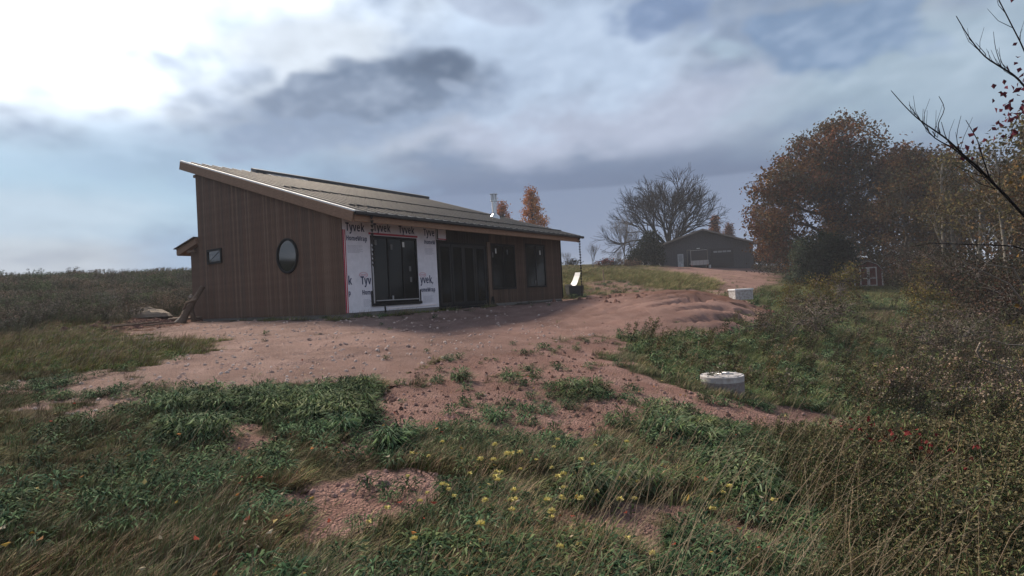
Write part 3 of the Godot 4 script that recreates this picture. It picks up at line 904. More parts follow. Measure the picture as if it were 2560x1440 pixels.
func rain_chain(at: Vector3, drop: float, label: String) -> void:
	var t := thing("rain_chain", label, "rain chain", at)
	var cup := Geo.new()
	cup.lathe([[0.018, -0.09], [0.036, -0.05], [0.056, 0.0], [0.046, 0.0], [0.012, -0.075]], 10)
	var cm := cup.mesh()
	var lk := Geo.new()
	lk.tube([Vector3(0, 0, 0), Vector3(0.008, -0.015, 0), Vector3(0, -0.03, 0)], [0.006, 0.006, 0.006], 5)
	var lm := lk.mesh()
	var y := 0.0
	while y < drop:
		obj("chain_cup", cm, M.chain_black, t, Vector3(0.006 * sin(y * 9.0), -y, 0.004 * sin(y * 5.0)), Basis(Vector3.RIGHT, 0.12 * sin(y * 7.0)))
		obj("chain_link", lm, M.chain_black, t, Vector3(0.006 * sin(y * 9.0), -y - 0.085, 0))
		y += 0.128

# ------------------------------------------------------------------ trees
func wander(a: Vector3, b: Vector3, m: int, amount: float) -> Array:
	var p := []
	for k in m + 1:
		var t := float(k) / m
		var q := a.lerp(b, t)
		if k > 0 and k < m:
			q += Vector3(rng.randf_range(-1, 1), rng.randf_range(-0.5, 0.8), rng.randf_range(-1, 1)) * amount
		p.append(q)
	return p

func taper(r0: float, r1: float, m: int) -> Array:
	var r := []
	for k in m + 1:
		r.append(lerpf(r0, r1, float(k) / m))
	return r

func rdir() -> Vector3:
	return Vector3(rng.randfn(), rng.randfn(), rng.randfn()).normalized()

# builds trunk, limbs and crown under t; blobs: [centre, radii, clusters]
func fill_tree(t: Node3D, top: Vector3, r0: float, blobs: Array, leaves: int, size: float, spread: float, cols: Array, bark: Material, twig := 0.012, droop := 0.2) -> void:
	var tr := Geo.new()
	var tp := wander(Vector3(0, -0.3, 0), top, 6, top.length() * 0.018)
	tr.tube(tp, taper(r0, r0 * 0.35, 6), 9)
	obj("trunk", tr.mesh(), bark, t)
	var lb := Geo.new()
	var cr := Geo.new()
	for b in blobs:
		var c: Vector3 = b[0]
		var rad: Vector3 = b[1]
		var from: Vector3 = tp[clampi(int(remap(c.y - rad.y, 0.0, top.y, 1.0, 5.0)), 2, 5)]
		if from.y > c.y: from = from.lerp(tp[1], 0.5)
		var lp := wander(from, c, 5, (c - from).length() * 0.06)
		lb.tube(lp, taper(r0 * 0.38, r0 * 0.12, 5), 6)
		for k in b[2]:
			var d := rdir()
			var tip := c + d * rad * pow(rng.randf(), 0.38)
			var st: Vector3 = lp[rng.randi_range(2, 5)]
			if k % 3 != 0:
				var mid: Vector3 = st.lerp(tip, 0.55) + Vector3(0, (tip - st).length() * 0.06, 0)
				lb.tube([st, mid, tip], [twig * 2.4, twig * 1.5, twig * 0.5], 4)
			var shade: Color = cols[rng.randi() % cols.size()]
			var vary := rng.randf_range(0.7, 1.3)
			for q in leaves:
				var o := Vector3(rng.randfn(), rng.randfn() * 0.75, rng.randfn()) * spread
				var al := (rdir() + Vector3(0, -droop, 0)).normalized()
				var ac := al.cross(rdir()).normalized()
				var v := vary * rng.randf_range(0.6, 1.4)
				cr.leaf(tip + o, al, ac, size * rng.randf_range(0.5, 1.5), size * rng.randf_range(0.4, 0.9), Color(shade.r * v, shade.g * v, shade.b * v))
	obj("limbs", lb.mesh(), bark, t)
	if leaves > 0:
		obj("crown", cr.mesh(), M.leaf, t)

func grow(g: Geo, at: Vector3, dir: Vector3, l: float, r: float, level: int, most: int, spread: float, up: float) -> void:
	var m := 3 if level < most else 2
	var pts := [at]
	var d := dir
	var p := at
	for k in m:
		d = (d + rdir() * 0.13 + Vector3(0, up, 0)).normalized()
		p += d * l / m
		pts.append(p)
	g.tube(pts, taper(r, r * 0.6, m), 6 if level < 2 else (4 if level < 4 else 3))
	if level >= most: return
	var kids := 3 if level < 2 else (4 if rng.randf() < 0.45 else 3)
	for k in kids:
		var o := rdir()
		o = (o - d * o.dot(d)).normalized()
		var nd := (d + o * spread * rng.randf_range(0.6, 1.25)).normalized()
		var start: Vector3 = pts[m] if k < 2 else pts[rng.randi_range(1, m)]
		grow(g, start, nd, l * rng.randf_range(0.66, 0.88), r * 0.63, level + 1, most, spread, up)

func dup(o: Node3D, at: Vector3, turn: float, scale: Vector3, label: String, called := "") -> Node3D:
	var r := o.duplicate() as Node3D
	var nm := called
	if nm == "":
		nm = String(o.name)
		if nm.length() > 4 and nm[-4] == "_" and nm.right(3).is_valid_int(): nm = nm.left(-4)
	r.name = numbered(nm)
	add_child(r)
	r.position = at
	r.rotation.y = turn
	r.scale = scale
	r.set_meta("label", label)
	return r

func make_trees() -> void:
	var rust := [Color(0.155, 0.074, 0.034), Color(0.12, 0.062, 0.034), Color(0.175, 0.095, 0.042), Color(0.095, 0.068, 0.036), Color(0.13, 0.056, 0.034)]
	var olive := [Color(0.062, 0.058, 0.030), Color(0.08, 0.058, 0.031), Color(0.052, 0.055, 0.030), Color(0.105, 0.07, 0.034)]
	# the big oak
	var ox := Vector3(31.0, 0, -55.0)
	ox.y = height(ox.x, ox.z)
	var t := thing("oak_tree", "huge spreading oak with rusty brown leaves, tallest of the trees by the gravel drive", "tree", ox, 0.0)
	var y0 := ox.y
	var bl := []
	for q in [[32.2, 13.3, 4.0, 2.6, 90], [29.8, 11.2, 3.6, 2.8, 80], [34.8, 11.6, 3.6, 2.8, 80], [26.9, 9.6, 3.0, 2.2, 60], [24.6, 8.6, 2.3, 1.5, 42], [27.0, 7.0, 3.2, 2.2, 60], [24.4, 5.5, 2.2, 1.4, 40], [26.2, 4.0, 2.0, 1.6, 36], [30.8, 8.2, 4.2, 3.0, 90], [35.0, 8.0, 4.0, 3.2, 90], [32.0, 5.0, 4.0, 2.6, 70], [28.6, 3.2, 2.6, 2.0, 46], [37.3, 9.6, 2.8, 2.6, 60], [38.6, 11.0, 2.2, 1.8, 50], [39.6, 8.0, 2.4, 2.2, 50], [37.6, 6.2, 2.8, 2.2, 50], [36.0, 3.6, 3.0, 2.0, 50], [32.6, 15.0, 2.0, 0.9, 24]]:
		bl.append([Vector3(q[0] - ox.x, q[1] - y0, rng.randf_range(-2.5, 2.5)), Vector3(q[2], q[3], q[2] * 0.8), q[4]])
	fill_tree(t, Vector3(0.6, 9.5, 0), 0.55, bl, 40, 0.27, 0.45, rust + [Color(0.10, 0.075, 0.042), Color(0.085, 0.07, 0.045)], M.bark, 0.022)
	# tree joining it on the right
	t = thing("maple_tree", "brown leaved maple crowding against the right side of the huge oak", "tree", at_ground(37.5, -50.0))
	fill_tree(t, Vector3(0, 9.5, 0), 0.3, [[Vector3(-2.0, 10.2, 0), Vector3(2.6, 2.2, 2.4), 60], [Vector3(1.4, 10.3, 0), Vector3(2.4, 2.0, 2.0), 60], [Vector3(-1.6, 7.4, 0.5), Vector3(3.0, 2.4, 2.6), 70], [Vector3(2.0, 7.4, 0.5), Vector3(2.6, 2.6, 2.4), 60], [Vector3(-1, 4.2, 0.5), Vector3(3.0, 2.2, 2.6), 60], [Vector3(2.6, 4.4, 0), Vector3(2.4, 2.0, 2.0), 40]], 24, 0.30, 0.4, [Color(0.105, 0.058, 0.032), Color(0.085, 0.05, 0.032), Color(0.125, 0.066, 0.03), Color(0.07, 0.06, 0.038)], M.bark, 0.018)
	# ivy covered stump in front of the oak
	t = thing("ivy_bush", "grey green ivy mounded over a stub left of the dark evergreen", "bush", at_ground(23.9, -46.5))
	fill_tree(t, Vector3(0, 2.6, 0), 0.2, [[Vector3(0, 2.9, 0), Vector3(0.8, 1.0, 0.8), 40], [Vector3(0.2, 1.6, 0), Vector3(1.1, 1.2, 1.0), 60], [Vector3(-0.3, 0.7, 0.2), Vector3(1.2, 0.8, 1.1), 50]], 26, 0.16, 0.22, [Color(0.06, 0.08, 0.05), Color(0.075, 0.09, 0.06), Color(0.05, 0.065, 0.04)], M.bark, 0.012)
	# dark evergreen
	t = thing("evergreen_tree", "dark rounded evergreen on a short bare trunk in front of the oak", "tree", at_ground(24.95, -43.0))
	fill_tree(t, Vector3(0.0, 3.0, 0), 0.24, [[Vector3(-1.0, 3.7, 0), Vector3(1.4, 0.9, 1.3), 90], [Vector3(-1.6, 2.6, 0), Vector3(1.3, 1.0, 1.3), 90], [Vector3(0.1, 2.8, 0.2), Vector3(1.1, 1.1, 1.1), 80], [Vector3(-2.0, 1.5, 0), Vector3(0.9, 0.7, 0.9), 50], [Vector3(-1.0, 1.8, 0.4), Vector3(0.8, 0.6, 0.8), 40]], 34, 0.15, 0.2, [Color(0.014, 0.022, 0.015), Color(0.02, 0.028, 0.018), Color(0.011, 0.018, 0.014)], M.bark_dark, 0.012, 0.7)
	# bare tree behind the barn
	t = thing("bare_tree", "wide leafless tree rising behind the dark barn", "tree", at_ground(24.7, -88.0))
	var g := Geo.new()
	g.tube([Vector3(0, -0.5, 0), Vector3(0.1, 1.6, 0), Vector3(0, 3.4, 0)], [0.62, 0.48, 0.42], 9)
	obj("trunk", g.mesh(), M.bark_dark, t)
	g = Geo.new()
	for k in 9:
		var a := TAU * k / 9.0 + 0.3
		var up := 0.55 + 0.7 * rng.randf()
		grow(g, Vector3(0, 2.0 + 1.4 * rng.randf(), 0), Vector3(cos(a), up, sin(a) * 0.8).normalized(), 3.2 * rng.randf_range(0.85, 1.1), 0.22, 0, 5, 0.62, 0.045)
	grow(g, Vector3(0, 3.2, 0), Vector3(0.1, 1, 0), 3.4, 0.26, 0, 5, 0.6, 0.05)
	grow(g, Vector3(0, 3.2, 0), Vector3(-0.35, 1, 0.2), 3.4, 0.26, 0, 5, 0.6, 0.05)
	obj("limbs", g.mesh(), M.bark_dark, t)
	# small trees around the barn
	var small := [
		["orange_tree", "slender orange tree rising above the house roof right of the stove pipe", 3.0, -70.0, 11.7, 2.7, [Color(0.42, 0.17, 0.055), Color(0.34, 0.14, 0.06), Color(0.45, 0.22, 0.08)]],
		["orange_tree", "shorter orange tree just behind the shiny stove pipe", -0.8, -75.0, 10.8, 2.6, [Color(0.36, 0.14, 0.06), Color(0.32, 0.15, 0.07), Color(0.26, 0.11, 0.06)]],
		["orange_tree", "orange tree peeking over the right slope of the barn roof", 32.6, -90.0, 9.2, 1.7, [Color(0.28, 0.12, 0.05), Color(0.22, 0.1, 0.06)]],
		["russet_tree", "faded pinkish tree between the barn roof and the oak", 35.2, -91.0, 8.0, 1.6, [Color(0.2, 0.12, 0.1), Color(0.16, 0.1, 0.09)]],
	]
	for q in small:
		t = thing(q[0], q[1], "tree", at_ground(q[2], q[3]), 0.0, "small autumn trees behind the roofs")
		var hh: float = q[4] - (t.position.y - 1.5)
		var ww: float = q[5]
		var bb := []
		for k in 7:
			var f := k / 6.0
			bb.append([Vector3(rng.randf_range(-0.2, 0.2), hh * (0.22 + 0.72 * f), 0), Vector3(ww * (1.05 - 0.82 * f), hh * 0.10, ww * (1.0 - 0.8 * f)), int(54 * (1.15 - 0.75 * f))])
		fill_tree(t, Vector3(0, hh * 0.96, 0), 0.16, bb, 20, 0.24, 0.26, q[6], M.bark_dark, 0.02, -0.5)
	t = thing("dark_cedar", "dark cedar clump hiding the left corner of the barn", "tree", at_ground(16.3, -69.0))
	fill_tree(t, Vector3(0.4, 3.5, 0), 0.2, [[Vector3(1.0, 3.2, 0), Vector3(1.0, 1.1, 1.0), 60], [Vector3(0.3, 2.2, 0), Vector3(1.6, 1.2, 1.2), 90], [Vector3(-1.0, 1.0, 0), Vector3(1.2, 1.2, 1.1), 80], [Vector3(1.2, 1.0, 0), Vector3(1.2, 1.3, 1.1), 80]], 30, 0.2, 0.24, [Color(0.022, 0.03, 0.02), Color(0.03, 0.035, 0.022)], M.bark_dark, 0.014, 0.6)
	t = thing("dark_bush", "low dark bushes in the shade at the right end of the barn", "bush", at_ground(33.3, -73.5))
	fill_tree(t, Vector3(0, 1.6, 0), 0.1, [[Vector3(-1.2, 1.3, 0), Vector3(1.4, 1.2, 1.2), 70], [Vector3(1.0, 1.5, 0), Vector3(1.5, 1.4, 1.2), 80], [Vector3(3.0, 1.3, 0), Vector3(1.4, 1.3, 1.2), 70], [Vector3(1.2, 3.2, -0.6), Vector3(2.2, 1.4, 1.2), 50]], 26, 0.2, 0.28, [Color(0.05, 0.036, 0.022), Color(0.035, 0.035, 0.022), Color(0.075, 0.045, 0.026)], M.bark_dark, 0.014)
	# leafless birches and saplings on the skyline
	for q in [["bare_birch", "thin pale leafless birch left of the dark cedar", 16.2, -80.0, 6.4, 4, M.bark_grey], ["bare_birch", "second pale leafless birch leaning beside the dark cedar", 17.9, -82.0, 5.2, 4, M.bark_grey],
			["sapling", "twiggy sapling with few red leaves, second from the house corner", 8.7, -60.0, 2.3, 4, M.bark_grey], ["sapling", "smallest bare sapling nearest the house corner on the skyline", 5.8, -60.0, 1.5, 4, M.bark_grey], ["sapling", "bare sapling midway between house and barn", 11.6, -61.0, 1.9, 4, M.bark_grey]]:
		t = thing(q[0], q[1], "tree", at_ground(q[2], q[3]))
		g = Geo.new()
		for k in 3:
			grow(g, Vector3(rng.randf_range(-0.2, 0.2), -0.1, 0), Vector3(rng.randf_range(-0.2, 0.2), 1, rng.randf_range(-0.2, 0.2)).normalized(), q[4] * 0.34, q[4] * 0.011, 0, q[5], 0.42, 0.16)
		obj("stems", g.mesh(), q[6], t)
	var k0 := 0
	for q in [[10.2, "reddish low shrub on the skyline between house and barn"], [13.2, "brown low shrub on the skyline beside the bare birches"], [11.7, "dark low scrub on the skyline right of the reddish shrub"], [7.0, "dry low scrub on the skyline beside the house corner"]]:
		t = thing("skyline_shrub", q[1], "shrub", at_ground(q[0], -62.0 - k0))
		fill_tree(t, Vector3(0, 0.5, 0), 0.03, [[Vector3(0, 0.45, 0), Vector3(1.1, 0.4, 0.8), 40]], 16, 0.14, 0.2, [[Color(0.16, 0.05, 0.05), Color(0.12, 0.08, 0.05)], [Color(0.13, 0.09, 0.06), Color(0.1, 0.06, 0.05)], [Color(0.06, 0.06, 0.035), Color(0.08, 0.05, 0.04)], [Color(0.08, 0.075, 0.04), Color(0.09, 0.07, 0.05)]][k0], M.bark_grey, 0.01)
		k0 += 1
	# the wood on the right: three kinds, each built once
	var A := thing("aspen_tree", "pale stemmed aspen with thin brown top just right of the oak", "tree", at_ground(30.6, -40.0), 0.0, "thin stemmed trees in the wood")
	fill_tree(A, Vector3(0.2, 9.0, 0), 0.16, [[Vector3(0, 8.4, 0), Vector3(1.2, 1.2, 1.2), 26], [Vector3(0.6, 6.6, 0), Vector3(1.5, 1.2, 1.4), 30], [Vector3(-0.7, 5.4, 0.2), Vector3(1.4, 1.1, 1.3), 26], [Vector3(0.4, 4.4, 0.3), Vector3(1.2, 0.9, 1.1), 10]], 16, 0.2, 0.36, olive + [Color(0.11, 0.07, 0.035), Color(0.12, 0.10, 0.042), Color(0.095, 0.09, 0.04)], M.bark_pale, 0.01)
	var Bt := thing("rusty_tree", "orange brown leaved tree filling the wood behind the pale aspens", "tree", at_ground(33.0, -37.0), 0.0, "thin stemmed trees in the wood")
	fill_tree(Bt, Vector3(-0.2, 7.6, 0), 0.12, [[Vector3(0, 7.6, 0), Vector3(1.4, 1.3, 1.3), 34], [Vector3(0.9, 5.9, 0), Vector3(1.5, 1.3, 1.4), 36], [Vector3(-0.9, 5.0, 0.3), Vector3(1.5, 1.3, 1.4), 36], [Vector3(0.2, 3.2, 0.3), Vector3(1.9, 1.2, 1.6), 36], [Vector3(0, 1.6, 0.3), Vector3(1.9, 1.0, 1.5), 30]], 20, 0.19, 0.34, [Color(0.098, 0.052, 0.028), Color(0.078, 0.05, 0.03), Color(0.12, 0.072, 0.032), Color(0.06, 0.05, 0.028), Color(0.05, 0.048, 0.028)], M.bark_grey, 0.01)
	var Ct := thing("bare_aspen", "nearly leafless grey aspen with wispy upright twigs above the wood", "tree", at_ground(36.0, -42.0), 0.0, "thin stemmed trees in the wood")
	g = Geo.new()
	g.tube(wander(Vector3(0, -0.3, 0), Vector3(0.2, 8.6, 0), 6, 0.12), taper(0.11, 0.03, 6), 7)
	obj("trunk", g.mesh(), M.bark_pale, Ct)
	g = Geo.new()
	for k in 22:
		var y := 2.6 + 5.8 * k / 22.0
		var a := k * 2.4
		grow(g, Vector3(0.1 + 0.0 * y, y, 0), Vector3(cos(a) * 0.7, 0.9, sin(a) * 0.7).normalized(), 1.25 - 0.035 * k, 0.022, 1, 4, 0.45, 0.16)
	obj("limbs", g.mesh(), M.bark_twig, Ct)
	var spots := [
		[A, 32.0, -41.0, 1.0, "pale aspen with a split trunk line right behind the first aspen"], [Bt, 30.2, -43.5, 1.05, "rusty tree between the maple and the pale aspens"], [Bt, 34.6, -44.0, 1.12, "rusty tree standing deepest in the wood behind the aspens"],
		[A, 28.9, -35.0, 0.93, "aspen with olive leaves at the edge of the wood over the brambles"], [Bt, 30.8, -34.0, 0.95, "rusty tree behind the olive leaved aspen"], [Ct, 31.8, -38.0, 1.0, "leafless aspen between two rusty trees in mid wood"],
		[A, 27.4, -31.5, 0.92, "pale trunked aspen under the long horizontal bare branch"], [A, 28.6, -30.5, 1.05, "taller aspen just right of the one under the bare branch"], [A, 26.4, -28.5, 0.95, "slim aspen with yellow brown leaves near the photo's right edge"],
		[A, 25.2, -26.5, 0.9, "aspen with mixed yellow and brown leaves at the near end of the wood"], [Ct, 27.2, -29.5, 0.95, "leafless aspen topping the near end of the wood"], [Bt, 22.6, -24.0, 0.75, "low rusty tree in front of the near aspens"],
		[A, 23.6, -25.0, 0.85, "olive brown aspen beside the low rusty tree"], [Bt, 38.0, -44.0, 1.1, "brown tree far back on the right of the maple"], [A, 35.0, -38.5, 0.95, "aspen with a straight pale stem behind the leafless aspen"], [Ct, 33.4, -35.0, 1.0, "leafless aspen with the widest wispy top"], [Bt, 36.4, -37.0, 1.05, "broad rusty tree at the back right of the wood"],
		[Bt, 29.6, -27.5, 1.0, "tall rusty tree at the far right of the wood"], [A, 31.2, -31.0, 1.0, "aspen behind the tall rusty tree on the far right"], [Bt, 33.4, -31.0, 1.1, "tallest rusty tree cut by the photo's right edge"]]
	for q in spots:
		dup(q[0], at_ground(q[1], q[2]), rng.randf() * TAU, Vector3(1, 1, 1) * q[3] * rng.randf_range(0.96, 1.04), q[4])
	# undergrowth shrubs
	var S1 := thing("bramble_shrub", "pinkish brown seedy shrub on the green slope behind the septic riser", "shrub", at_ground(7.3, -15.5), 0.0, "shrubs on the slope below the wood")
	fill_tree(S1, Vector3(0, 0.4, 0), 0.02, [[Vector3(-0.5, 0.4, 0), Vector3(0.6, 0.4, 0.6), 50], [Vector3(0.5, 0.45, 0.1), Vector3(0.6, 0.4, 0.6), 50]], 14, 0.05, 0.09, [Color(0.13, 0.098, 0.085), Color(0.09, 0.07, 0.055), Color(0.07, 0.07, 0.042), Color(0.06, 0.066, 0.036)], M.bark_twig, 0.004)
	var S2 := thing("yellow_shrub", "yellow green leafy shrub standing in front of the red playhouse", "shrub", at_ground(15.6, -27.0), 0.0, "shrubs on the slope below the wood")
	fill_tree(S2, Vector3(0, 1.2, 0), 0.03, [[Vector3(0, 0.8, 0), Vector3(0.9, 0.7, 0.8), 60], [Vector3(0.3, 1.6, 0), Vector3(0.7, 0.6, 0.6), 36]], 14, 0.10, 0.16, [Color(0.15, 0.125, 0.04), Color(0.10, 0.10, 0.04), Color(0.12, 0.085, 0.04)], M.bark_twig, 0.006)
	var S3 := thing("dogwood_shrub", "dark red brown shrub in the shade under the aspens", "shrub", at_ground(22.5, -30.0), 0.0, "shrubs on the slope below the wood")
	fill_tree(S3, Vector3(0, 1.6, 0), 0.04, [[Vector3(-0.4, 1.2, 0), Vector3(1.2, 1.0, 1.0), 70], [Vector3(0.6, 1.8, 0), Vector3(1.0, 0.9, 0.9), 50], [Vector3(0.2, 0.6, 0.2), Vector3(1.4, 0.6, 1.0), 50]], 16, 0.11, 0.2, [Color(0.05, 0.034, 0.026), Color(0.042, 0.036, 0.024), Color(0.075, 0.042, 0.028), Color(0.036, 0.04, 0.024)], M.bark_twig, 0.006)
	spots = [[S1, 9.0, -17.0, 1.3, "pinkish shrub right of the first one on the green slope"], [S1, 12.4, -16.4, 1.4, "large pinkish white flowered shrub below the right hand wood"], [S1, 14.4, -18.2, 1.4, "pinkish shrub farthest right under the wood"], [S1, 11.2, -20.5, 1.3, "grey pink shrub in the middle of the slope"],
		[S2, 13.0, -24.0, 0.8, "small yellow green shrub left of the playhouse front"], [S2, 22.0, -30.5, 1.0, "yellow green shrub right of the red playhouse"], [S2, 15.2, -20.5, 0.9, "yellowish shrub halfway down the slope"], [S2, 11.0, -22.8, 0.6, "little yellowish bush beside the evergreen trunk foot"], [S2, 16.5, -17.0, 1.2, "yellow brown shrub at the right edge above the dark hollow"],
		[S3, 22.3, -27.5, 1.1, "dark red shrub before the first pale aspen"], [S3, 24.6, -31.5, 1.25, "tall dark red shrub under the leafless aspens"], [S3, 19.0, -22.5, 1.15, "dark shrub over the shaded hollow on the right"], [S3, 21.2, -23.0, 1.3, "rusty dark shrub under the near rusty trees"], [S3, 28.6, -39.0, 1.4, "dark shrub right of the red playhouse wall"], [S3, 29.2, -41.5, 1.4, "dark shrub close behind the red playhouse roof"], [S3, 17.6, -19.6, 1.0, "dark red shrub at the right edge under the pinkish one"], [S2, 25.2, -33.5, 1.2, "yellow shrub under the first rusty tree"], [S3, 26.8, -46.0, 1.3, "dark shrub behind the evergreen trunk left of the playhouse"],
		[S3, 29.5, -61.0, 2.0, "dark thicket under the oak behind the evergreen"], [S3, 33.5, -59.0, 2.1, "dark thicket under the oak behind the playhouse roof"], [S3, 37.0, -57.0, 2.1, "dark thicket under the maple"], [S3, 40.5, -54.0, 2.2, "dark thicket deep in the wood right of the maple"], [S3, 34.2, -52.5, 1.5, "dark shrub touching the right wall of the red playhouse"], [S3, 28.2, -52.5, 1.4, "dark shrub between the evergreen trunk and the red playhouse"]]
	for q in spots:
		dup(q[0], at_ground(q[1], q[2]), rng.randf() * TAU, Vector3(1, 1, 1) * q[3], q[4])

func make_near_tree() -> void:
	# young tree just past the right edge whose bare limbs reach into view
	var t := thing("young_tree", "young near tree at the right edge with bare dark limbs and few dark red leaves", "tree")
	var base := at_ground(5.35, -5.2)
	var g := Geo.new()
	var tp := [base - Vector3(0, 0.2, 0), Vector3(5.32, -0.6, -5.2), Vector3(5.25, 0.6, -5.15), Vector3(5.1, 2.0, -5.05), Vector3(5.0, 3.4, -5.0), Vector3(4.95, 4.6, -5.0)]
	g.tube(tp, [0.065, 0.058, 0.05, 0.04, 0.03, 0.018], 9)
	obj("trunk", g.mesh(), M.bark_grey, t)
	# limbs as (x, y) at a reach of five metres with their own depth
	var limbs := [
		[[5.28, 0.1, -5.2, 4.9, 0.5, -5.1, 4.54, 0.81, -5.0, 4.36, 0.97, -4.95, 4.21, 1.14, -4.95, 4.07, 1.25, -4.9, 3.97, 1.34, -4.9, 3.84, 1.48, -4.9, 3.74, 1.58, -4.92, 3.62, 1.7, -4.95, 3.54, 1.84, -5.0, 3.47, 1.99, -5.05], 0.018, 0.0035],
		[[4.15, 1.19, -4.95, 3.97, 1.42, -5.0, 3.87, 1.56, -5.1, 3.8, 1.72, -5.15, 3.73, 1.9, -5.2], 0.008, 0.0035],
		[[3.77, 1.55, -4.9, 3.72, 1.62, -4.85, 3.74, 1.73, -4.8, 3.70, 1.84, -4.8], 0.005, 0.003],
		[[3.74, 1.58, -4.95, 3.86, 1.55, -5.05, 3.9, 1.63, -5.1], 0.004, 0.002],
		[[4.22, 1.13, -4.95, 4.08, 1.32, -4.85, 4.0, 1.46, -4.8, 3.9, 1.62, -4.78], 0.007, 0.003],
		[[4.36, 0.97, -4.95, 4.2, 1.2, -5.0, 4.08, 1.36, -5.05, 3.99, 1.52, -5.1, 3.94, 1.7, -5.1], 0.008, 0.003],
		[[4.05, 1.4, -5.05, 4.03, 1.55, -5.05, 4.04, 1.72, -5.0], 0.004, 0.002],
		[[4.3, 1.05, -5.0, 4.22, 1.22, -5.05, 4.24, 1.42, -5.1], 0.004, 0.002],
		[[4.25, 1.1, -4.95, 4.05, 1.13, -4.8, 3.83, 1.20, -4.75, 3.7, 1.25, -4.7], 0.006, 0.002],
		[[4.45, 0.9, -5.0, 4.2, 1.0, -4.8, 3.95, 1.08, -4.75, 3.78, 1.2, -4.7], 0.006, 0.002],
		[[5.0, 1.4, -5.1, 4.72, 1.78, -5.0, 4.56, 2.02, -5.0, 4.42, 2.13, -5.0, 4.3, 2.24, -5.02, 4.2, 2.42, -5.05, 4.13, 2.65, -5.1], 0.013, 0.004],
		[[4.3, 2.24, -5.02, 4.2, 2.22, -4.9, 4.08, 2.3, -4.85], 0.005, 0.002],
		[[4.42, 2.14, -5.0, 4.38, 2.3, -5.0, 4.37, 2.45, -5.0], 0.004, 0.002],
		[[5.1, 1.9, -5.05, 4.72, 2.1, -5.0, 4.6, 2.35, -5.0, 4.48, 2.75, -5.05, 4.42, 3.0, -5.1], 0.010, 0.0035],
		[[5.05, 2.6, -5.05, 4.75, 2.95, -5.0, 4.58, 3.1, -5.0, 4.46, 3.3, -5.0], 0.010, 0.004],
		[[5.0, 2.9, -5.05, 4.72, 3.1, -5.1, 4.55, 3.45, -5.1], 0.008, 0.003],
		[[5.3, 0.2, -5.2, 4.8, 0.52, -5.3, 4.55, 0.57, -5.3, 4.2, 0.60, -5.3, 3.95, 0.62, -5.3, 3.75, 0.60, -5.3], 0.010, 0.003],
		[[5.2, 0.9, -5.1, 4.9, 1.9, -5.0, 4.62, 1.75, -5.0, 4.5, 1.62, -5.0, 4.42, 1.5, -4.95], 0.008, 0.003],
	]
	for q in limbs:
		g = Geo.new()
		var pts := []
		for k in range(0, q[0].size(), 3):
			pts.append(Vector3(q[0][k], q[0][k + 1], q[0][k + 2]))
		# smooth the run of points
		var sm := []
		for k in pts.size() - 1:
			var a: Vector3 = pts[maxi(k - 1, 0)]
			var d: Vector3 = pts[mini(k + 2, pts.size() - 1)]
			for s in 3:
				sm.append((pts[k] as Vector3).cubic_interpolate(pts[k + 1], a, d, s / 3.0))
		sm.append(pts[-1])
		g.tube(sm, taper(q[1] * 0.8, q[2] * 0.75, sm.size() - 1), 6)
		if q[2] > 0.003:
			for k in 9:
				var s: Vector3 = sm[rng.randi_range(6, sm.size() - 3)]
				var d := Vector3(rng.randf_range(-0.7, 0.35), 0.9, rng.randf_range(-0.5, 0.5)).normalized()
				var l := rng.randf_range(0.07, 0.26)
				g.tube([s, s + d * l * 0.5 + Vector3(-0.02, 0, 0), s + d * l + Vector3(0.0, 0.04, 0)], [0.003, 0.0022, 0.0013], 4)
		obj("limb", g.mesh(), M.bark_dark, t)
	# pale arching lower limbs
	for q in [[5.3, -0.4, -5.6, 4.95, 0.35, -5.6, 4.7, 0.40, -5.6, 4.45, 0.62, -5.6, 4.3, 0.85, -5.6], [5.35, -0.6, -5.5, 4.9, 0.2, -5.6, 4.6, 0.36, -5.6, 4.35, 0.5, -5.6, 4.25, 0.68, -5.6], [5.3, -1.0, -5.3, 4.85, -0.38, -5.3, 4.6, -0.36, -5.3, 4.42, -0.3, -5.3]]:
		g = Geo.new()
		var pts := []
		for k in range(0, q.size(), 3):
			pts.append(Vector3(q[k], q[k + 1], q[k + 2]))
		g.tube(pts, taper(0.009, 0.003, pts.size() - 1), 5)
		obj("limb", g.mesh(), M.bark_twig, t)
	var lf := Geo.new()
	for q in [[4.5, 2.0, 12], [4.56, 1.82, 18], [4.46, 1.76, 12], [4.62, 1.6, 10], [4.42, 1.62, 6], [4.22, 1.52, 8], [4.12, 1.42, 5], [4.6, 2.25, 4], [4.46, 2.86, 5], [4.64, 1.15, 14], [4.6, 0.5, 12], [4.62, 0.05, 16], [4.6, -0.5, 16], [4.68, -0.9, 14]]:
		for k in q[2]:
			var p := Vector3(q[0] + rng.randfn() * 0.045, q[1] + rng.randfn() * 0.07, -5.02 + rng.randfn() * 0.08)
			var al := (rdir() + Vector3(0, -0.9, 0)).normalized()
			var low: bool = q[1] < 1.3
			var col := Color(0.14, 0.085, 0.03) if low else Color(0.085, 0.022, 0.035)
			lf.leaf(p, al, al.cross(rdir()).normalized(), rng.randf_range(0.04, 0.075), rng.randf_range(0.03, 0.05), col * rng.randf_range(0.6, 1.3))
	obj("crown", lf.mesh(), M.leaf, t)
	# yellowing curled leaf stalk low at the right edge
	var c := thing("curled_stalk", "pale curled dead stalk hooking up at the right edge below the wood", "stalk")
	g = Geo.new()
	g.tube([Vector3(5.0, -1.1, -5.4), Vector3(4.75, -0.62, -5.4), Vector3(4.55, -0.55, -5.4), Vector3(4.42, -0.5, -5.4), Vector3(4.38, -0.42, -5.4), Vector3(4.42, -0.34, -5.4), Vector3(4.46, -0.36, -5.4)], [0.008, 0.008, 0.008, 0.01, 0.012, 0.01, 0.004], 6)
	obj("stem", g.mesh(), M.sand_pale, c)

